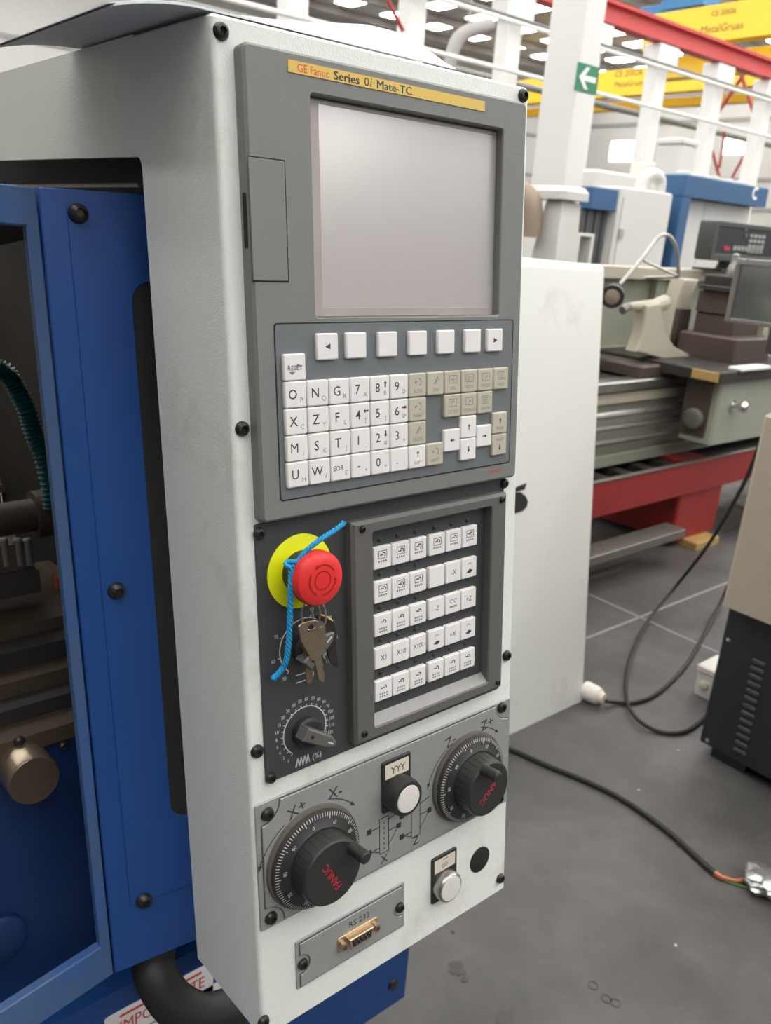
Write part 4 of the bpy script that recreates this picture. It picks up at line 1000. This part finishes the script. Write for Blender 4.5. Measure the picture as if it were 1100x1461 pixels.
# follow rest: base, curved arm, upright
q0 = wy(880, 500, 2.15); q1 = wy(1000, 527, 2.15)
b = MB(TW, 'lathe_brown'); b.box(3.44, 4.15, 1.98, 2.36, .958, 1.02, .01); obj('rest_base', b, lat)
arm = [(930,438),(931,460),(936,482),(950,500),(972,511),(1000,517)]
arm = [(922,436),(944,432),(946,452),(951,476),(964,495),(984,506),(1004,511),(1002,524),(968,520),(938,510),(908,502),(917,478),(921,455)]
b = MB(TY(2.06), 'lathe_cream'); b.plate([(wy(x,y,2.06).x, wy(x,y,2.06).z) for x,y in arm], -.07, 0, .008); obj('rest_arm', b, lat)
u0 = wy(952, 500, 2.22); u1 = wy(975, 398, 2.22)
b = MB(TY(2.22), 'lathe_cream'); b.plate([(u0.x-.02,1.02),(u0.x+.16,1.02),(u0.x+.15,1.30),(u0.x+.2,1.44),(u0.x+.04,1.44),(u0.x,1.30)], -.08, 0, .008); obj('rest_upright', b, lat)
b = MB(TY(2.2), 'lathe_brown'); b.plate(rr(u0.x+.01,u0.x+.14,1.04,1.28,.01,2), -.02, .004, .003); obj('rest_recess', b, lat)
a0 = wy(897,437,2.1); a1 = wy(932,437,2.1); b = MB(TW, 'lathe_cream'); b.tube([a0,a1,(a1.x+.1,2.1,a1.z+.02)], [.018,.035,.04], 10); b.tube([(a0.x-.05,2.1,a0.z-.02),a0], .022, 10, 'steel_dull'); obj('rest_finger', b, lat)
# work lamp
b = MB(TW, 'steel'); b.tube(smooth_path([wy(x,y,2.0) for x,y in ((884,406),(900,388),(920,364),(938,340),(948,335),(958,340),(966,360),(968,395))],4)+[Vector((3.66,2.2,1.44))], .009, 8)
lamp = obj('work_lamp', b); tag(lamp, 'jointed silver lathe lamp with black cup shade', 'lamp')
b = MB(TW, 'steel'); b.tube([wy(918,372,2.0), wy(942,383,2.0), wy(966,393,2.0)], .007, 8); obj('lamp_link', b, lamp)
c = wy(875,421,1.96); dv = (CAM_W-c).normalized(); dv = (dv+Vector((-.3,0,-.35))).normalized()
b = MB(TW, 'black_plastic'); b.tube([c-dv*.07, c-dv*.05, c-dv*.01, c+dv*.03], [.012,.028,.05,.055], 18, raw=True); obj('lamp_shade', b, lamp)
b = MB(TW, 'tan_roll'); b.tube([c+dv*.02, c+dv*.038, c+dv*.045], [.036,.034,.015], 16, raw=True); obj('bulb', b, lamp)
# digital readout
dro = empty('digital_readout', (4.75, 2.35, 1.44)); tag(dro, 'black digital readout box with grey keys above lathe guard', 'display')
d0 = wy(1023,317,2.3); d1 = wy(1099,372,2.3)
b = MB(TY(2.3), 'machine_black'); b.plate(rr(d0.x, d1.x, d1.z-.005, d0.z, .015, 2), -.09, 0, .008); obj('casing', b, dro)
b = MB(TY(2.3), 'louvre_grey'); b.frame(rr(d0.x-.012, d1.x+.012, d1.z-.02, d0.z+.01, .02, 2), rr(d0.x+.03, d1.x-.02, d1.z+.02, d0.z-.02, .01, 2), -.1, .006, .004); obj('bezel', b, dro)
b = MB(TY(2.3), 'print_red'); q = wy(1036,354,2.3); b.plate(rr(q.x-.03,q.x+.04,q.z-.012,q.z+.012,.01,2), 0, .003); obj('logo', b, dro)
for r_ in range(4):
    for c_ in range(4):
        q = wy(1070,334,2.3); b = MB(TY(2.3), 'plate_grey'); b.plate(rr(q.x+.05*c_, q.x+.05*c_+.038, q.z-.03*r_-.02, q.z-.03*r_), 0, .006, .002); obj('button', b, dro)
for c_ in range(8):
    q = wy(1046,352,2.3); b = MB(TY(2.3), 'plate_grey'); b.plate(rr(q.x+.045*c_, q.x+.045*c_+.034, q.z-.02, q.z+.006), 0, .006, .002); obj('button', b, dro)
for py in (327, 336):
    q = wy(1064,py,2.3); b = MB(TY(2.3), 'steel'); b.lathe([(.012,0),(.012,.004),(0,.004)], q.x, q.z, 12); obj('indicator', b, dro)
b = MB(TW, 'lathe_dark'); b.tube([(4.7,2.38,1.486),(4.72,2.36,d1.z-.01)], .035, 10); b.box(4.58,4.85,2.3,2.5,1.4855,1.50,.004); obj('stand', b, dro)
b = MB(TW, 'black_rubber'); b.tube(smooth_path([wy(1024,338,2.36), wy(1014,348,2.38), wy(1017,362,2.4), wy(1028,374,2.42)],4), .008, 6); obj('signal_lead', b, dro)

# ================================================================== beige and black machine at the frame's edge
mac = empty('beige_machine', (2.6, 0, 0)); tag(mac, 'beige machine with a louvred black lower cabinet near the aisle', 'machine')
XM = 2.12
b = MB(TW, 'machine_black'); b.box(XM, 3.0, -.9, .66, .045, .54, .006); low = obj('lower_cabinet', b, mac)
for y0, y1 in ((.50,.62),(-.2,.30),(-.85,-.6)):
    b = MB(TW, 'machine_black'); b.box(XM+.02, 2.98, y0, y1, 0, .045); obj('skid', b, mac)
b = MB(TW, 'groove_dark'); b.box(XM+.015, 2.98, -.88, .645, .5405, .555); obj('joint_shadow_gap', b, mac)
b = MB(TW, 'machine_beige'); b.box(XM-.045, 3.0, -.9, .665, .5555, 1.17, .012); obj('upper_body', b, mac)
b = MB(TW, 'machine_beige'); b.box(XM+.03, 3.0, -.9, .62, 1.1705, 1.26, .02); obj('top_step', b, mac)
f0 = Vector((1083,945)); f1 = Vector((1055.5,1072))
for i in range(13):
    q = wx(*(f0+(f1-f0)*(i/12)), XM); b = MB(TX(XM), 'louvre_grey'); wv = .022
    b.plate(rr(q.y-wv, q.y+wv, q.z-.0065, q.z+.0065, .006, 2), 0, .006, .002); obj('louvre', b, mac)
for px, py in ((1040,913),(1009,1056)):
    q = wx(px, py, XM); b = MB(TX(XM), 'chrome'); b.lathe([(.008,0),(.007,.003),(0,.004)], q.y, q.z, 12); obj('screw', b, mac)
g0 = wx(1053,371,2.3); g1 = wx(1037,457,2.3); ze, zf = g0.z, g1.z; yg = (g0.y+g1.y)/2
b = MB(TX(2.3), 'clear_plastic'); b.plate(rr(.25, yg, zf, ze, .004, 1), -.006, 0); gd = obj('clear_guard', b, mac)
b = MB(TX(2.3), 'steel'); b.plate(rr(.25, yg+.004, ze-.012, ze+.006), -.012, .004, .002); obj('guard_edge', b, gd)
b = MB(TX(2.3), 'steel_dull'); b.plate(rr(yg-.012, yg+.006, zf-.004, ze-.013), -.012, .004, .002); obj('guard_edge', b, gd)
b = MB(TX(2.3), 'steel_dull'); b.plate(rr(.25, yg-.0121, zf-.004, zf+.010), -.012, .004, .002); obj('guard_edge', b, gd)
b = MB(TW, 'machine_black'); b.box(2.36, 2.62, .30, .86, 1.30, 1.56, .04); obj('tool_head', b, mac)
b = MB(TW, 'machine_beige'); b.box(2.34, 2.7, .35, .60, 1.2605, 1.2995, .008); obj('head_base', b, mac)
b = MB(TW, 'steel_dull'); b.tube([(2.31,.70,zf+.004),(2.31,.58,1.24)], .012, 8); obj('guard_arm', b, mac)

# ================================================================== things on the floor
def cable(name, pts, r, label, m='black_rubber', k=8):
    b = MB(TW, m); b.tube(smooth_path(pts, k), r, 8); o = obj(name, b); return tag(o, label, 'cable')
def fz(px, py, z=.009): return wz(px, py, z)
CA = [(700,1060),(735,1072),(780,1092),(830,1112),(875,1133),(915,1158),(955,1188),(985,1215),(1010,1238),(1022,1247)]
ca = cable('floor_cable', [fz(*p) for p in CA], .0085, 'thick black cable on the floor ending in bare copper')
b = MB(TW, 'copper'); b.tube([fz(1020,1246), fz(1030,1252), fz(1048,1257), fz(1068,1256), fz(1080,1250)], [.010,.008,.006,.010,.008], 8); o = obj('copper_end', b, ca)
b = MB(TW, 'wire_green'); b.tube(smooth_path([fz(1032,1256,.004), fz(1055,1263,.004), fz(1085,1272,.004)],4), .0025, 6); obj('earth_wire', b, ca)
c = fz(1092,1258,.03); b = MB(TW, 'foil'); n_ = 20; rnd2 = random.Random(5)
prof = [(.012,-.03),(.036,-.02),(.046,-.008),(.040,-.002),(.047,.006),(.040,.012),(.044,.018),(.034,.024),(.030,.028),(0,.030)]
b.T = lambda a, bb, cc: (c.x+a*(1+.25*math.sin(7*math.atan2(bb,a)+cc*90)), c.y+bb*(1.2+.2*math.cos(5*math.atan2(bb,a))), c.z+cc)
b.lathe(prof, 0, 0, 26); tag(obj('metal_lump', b), 'crumpled ribbed silver metal lump at the cable end', 'scrap')
CB = [fz(865,1001,.03), fz(878,1002,.012), fz(900,1003), fz(930,994), fz(960,970), fz(985,940), fz(1010,895), wy(1035,845,1.25), wy(1048,815,1.0), wy(1060,790,.70)]
cable('loop_cable', CB, .0075, 'black cable leading from the white plug to the beige machine')
CC = [wy(1086,630,.69), wy(1066,680,.84), wy(1040,730,1.0), wy(1005,785,1.18), wy(968,832,1.34), fz(925,885,.026), fz(902,930,.026), fz(893,970,.026), fz(896,1005,.027), fz(912,1028,.022), fz(938,1043), fz(965,1046), fz(985,1040), fz(1003,1026), fz(1016,1014)]
cable('loop_cable', CC, .0075, 'black cable hanging from beige machine and looping on the floor')
pl = empty('power_plug', (2.12,1.07,0)); tag(pl, 'white industrial plug lying at the foot of the cabinet', 'plug')
a0 = wz(834,984,.034); a1 = wz(855,994,.034)
b = MB(TW, 'plug_white'); b.tube([a0, a0+(a1-a0)*.2, a0+(a1-a0)*.75, a1], [.034,.036,.034,.030], 16, raw=True); obj('shell', b, pl)
b = MB(TW, 'label_cream'); a2 = a1+(a1-a0)*.32; b.tube([a1, a2], [.026,.018], 14, raw=True); obj('gland', b, pl)
jb = empty('junction_box', (2.5,.92,0)); tag(jb, 'white square junction box on the floor behind black cabinet', 'junction box')
j0 = wz(989, 988, 0); 
b = MB(TW, 'plug_white'); b.box(j0.x, j0.x+.13, j0.y-.02-.11, j0.y, 0, .10, .006); bx = obj('box', b, jb)
b = MB(TW, 'plug_white'); b.box(j0.x-.006, j0.x+.136, j0.y-.136, j0.y+.006, .1001, .125, .006); obj('lid', b, jb)
for i in range(2):
    b = MB(TX(j0.x), 'label_cream'); b.lathe([(.018,0),(.018,.008),(.012,.012),(0,.012)], j0.y-.035-.055*i, .05, 14); obj('cable_entry', b, jb)

# ================================================================== machines farther down the hall
vm = empty('machining_centre', (11.9, 9, 0)); tag(vm, 'white machining centre with blue header and dark curtain', 'machine')
def fb(root, name, m, x0, x1, y0, y1, z0, z1, bev=.02): b = MB(TW, m); b.box(x0, x1, y0, y1, z0, z1, bev); return obj(name, b, root)
fb(vm, 'enclosure', 'vmc_white', 11.27, 12.70, 8.0, 10.0, .08, 2.45, .03)
fb(vm, 'plinth', 'machine_black', 11.3, 12.66, 8.05, 9.95, 0, .079, 0)
fb(vm, 'header', 'vmc_blue', 10.62, 11.265, 8.05, 9.6, 2.08, 2.40, .02)
for i in range(6): fb(vm, 'curtain_fold', 'vmc_curtain', 10.66+.1*i, 10.74+.1*i, 8.20-.02*(i%2), 8.30, .1, 2.075, .01)
fb(vm, 'door_seam', 'wall_line', 11.33, 11.35, 7.995, 8.0, .2, 2.3, 0); q = wy(884,334,8); fb(vm, 'lock', 'plate_grey', q.x-.05, q.x+.06, 7.96, 7.999, q.z-.06, q.z+.08, .01)
d0_ = wy(969,232,10.4); d1_ = wy(992,232,10.4); dt_ = wy(975,197,10.4); lw2 = empty('exhaust_stack', ((d0_.x+d1_.x)/2, 10.7, 0)); tag(lw2, 'tall white exhaust stack standing behind the blue portal', 'exhaust stack'); fb(lw2, 'shaft', 'vmc_white', d0_.x, d1_.x, 10.4, 11.0, 0, dt_.z-.1, .03); fb(lw2, 'cap', 'vmc_white', d0_.x-.03, d1_.x+.03, 10.37, 11.03, dt_.z-.099, dt_.z, .02)
b = MB(TW, 'vmc_white'); b.tube(smooth_path([(12.05,8.2,2.45),(12.07,8.2,2.60),(12.2,8.2,2.70),(12.42,8.2,2.70),(12.55,8.2,2.62),(12.56,8.2,2.46)],5), .10, 12); obj('hose_bend', b, vm)
vb = empty('gantry_machine', (14.1, 9, 0)); tag(vb, 'large white machine framed by a blue portal', 'machine')
fb(vb, 'portal_beam', 'vmc_blue', 12.98, 15.8, 8.0, 8.6, 2.44, 2.78, .02)
fb(vb, 'portal_post', 'vmc_blue', 12.98, 13.25, 8.0, 8.6, 0, 2.439, .02)
fb(vb, 'panel', 'vmc_white', 13.26, 14.2, 8.3, 8.55, .1, 2.435, .01); fb(vb, 'panel', 'vmc_white', 14.22, 15.8, 8.3, 8.55, .1, 2.435, .01)
fb(vm, 'dark_gap', 'machine_black', 12.71, 12.975, 8.3, 9.5, 0, 2.0, .02)
for i in range(5): fb(vb, 'lifting_lug', 'vmc_white', 13.2+.45*i, 13.3+.45*i, 8.1, 8.4, 2.781, 2.85, .02)
b = MB(TY(7.998), 'sign_white'); q = wy(1078,276,8); b.arc(q.x, q.z, .09, .9, 5.4, .05, 0, .003, 12); obj('logo', b, vb)
ro = empty('rounded_machine', (5.2, 4.4, 0)); tag(ro, 'white machine with brimmed lid and tan base before the arrow column', 'machine')
YR = 4.0; k0 = wy(797,330,YR); k1 = wy(827,330,YR); kl = wx(757,372,k0.x); kt = wx(779,286,k0.x)
b = MB(TW, 'vmc_white'); zb_ = wy(797,374,YR).z; zt2 = wy(797,284,YR).z
lo = b.add([(k0.x,YR,zb_),(k1.x,YR,zb_),(k1.x,kl.y,zb_),(k0.x,kl.y,zb_)]); hi = b.add([(k0.x,YR,zt2-.03),(k1.x-.03,YR,zt2-.03),(k1.x-.03,kt.y,zt2-.03),(k0.x,kt.y,zt2-.03)]); tp2 = b.add([(k0.x+.02,YR+.02,zt2),(k1.x-.1,YR+.02,zt2),(k1.x-.1,kt.y,zt2),(k0.x+.02,kt.y,zt2)])
b.bridge(lo,hi); b.bridge(hi,tp2); b.face(tp2); b.face(lo[::-1]); obj('body', b, ro)
b = MB(TW, 'vmc_white'); b.box(k0.x-.06, k1.x+.02, YR-.06, kl.y+.15, zt2+.001, zt2+.10, .04); obj('lid', b, ro)
b = MB(TW, 'tan_roll'); b.box(k0.x-.05, k1.x+.25, YR-.02, kl.y+.3, 0, zb_-.001, .03); obj('base', b, ro)
q = wx(757,300,k0.x-.1); b = MB(TW, 'tan_roll'); b.tube(smooth_path([(q.x,q.y+.5,q.z+.15),(q.x,q.y+.2,q.z+.16),(q.x,q.y,q.z+.05),(q.x,q.y-.02,q.z-.2)],4), .085, 12); obj('hose', b, ro)
sh = empty('steel_shelf', (9.3,7.5,0)); tag(sh, 'small white open shelf beside the arrow column', 'shelf')
q0 = wy(826,332,7.2); q1 = wy(849,334,7.2)
fb(sh, 'top', 'vmc_white', q0.x, q1.x, 7.2, 7.7, q0.z-.04, q0.z, .005); fb(sh, 'side', 'vmc_white', q0.x, q0.x+.05, 7.2, 7.7, 0, q0.z-.041, .005); fb(sh, 'side', 'vmc_white', q1.x-.06, q1.x, 7.2, 7.7, 0, q0.z-.041, .005); fb(sh, 'back', 'plate_grey', q0.x+.051, q1.x-.061, 7.6, 7.66, 0, q0.z-.041, 0)
lw = empty('long_machine', (16, 14, 0)); tag(lw, 'long pale machine housing along the far side', 'machine')
q0 = wy(850,262,13); q1 = wy(935,248,13)
fb(lw, 'housing', 'vmc_white', q0.x, q1.x+.3, 13, 15, .1, q1.z-.1, .06); fb(lw, 'plinth', 'machine_black', q0.x+.1, q1.x, 13.1, 14.9, 0, .099, 0); fb(lw, 'control_head', 'vmc_white', q1.x-.3, q1.x+.6, 12.9, 13.6, q1.z-.099, q1.z+.25, .05)
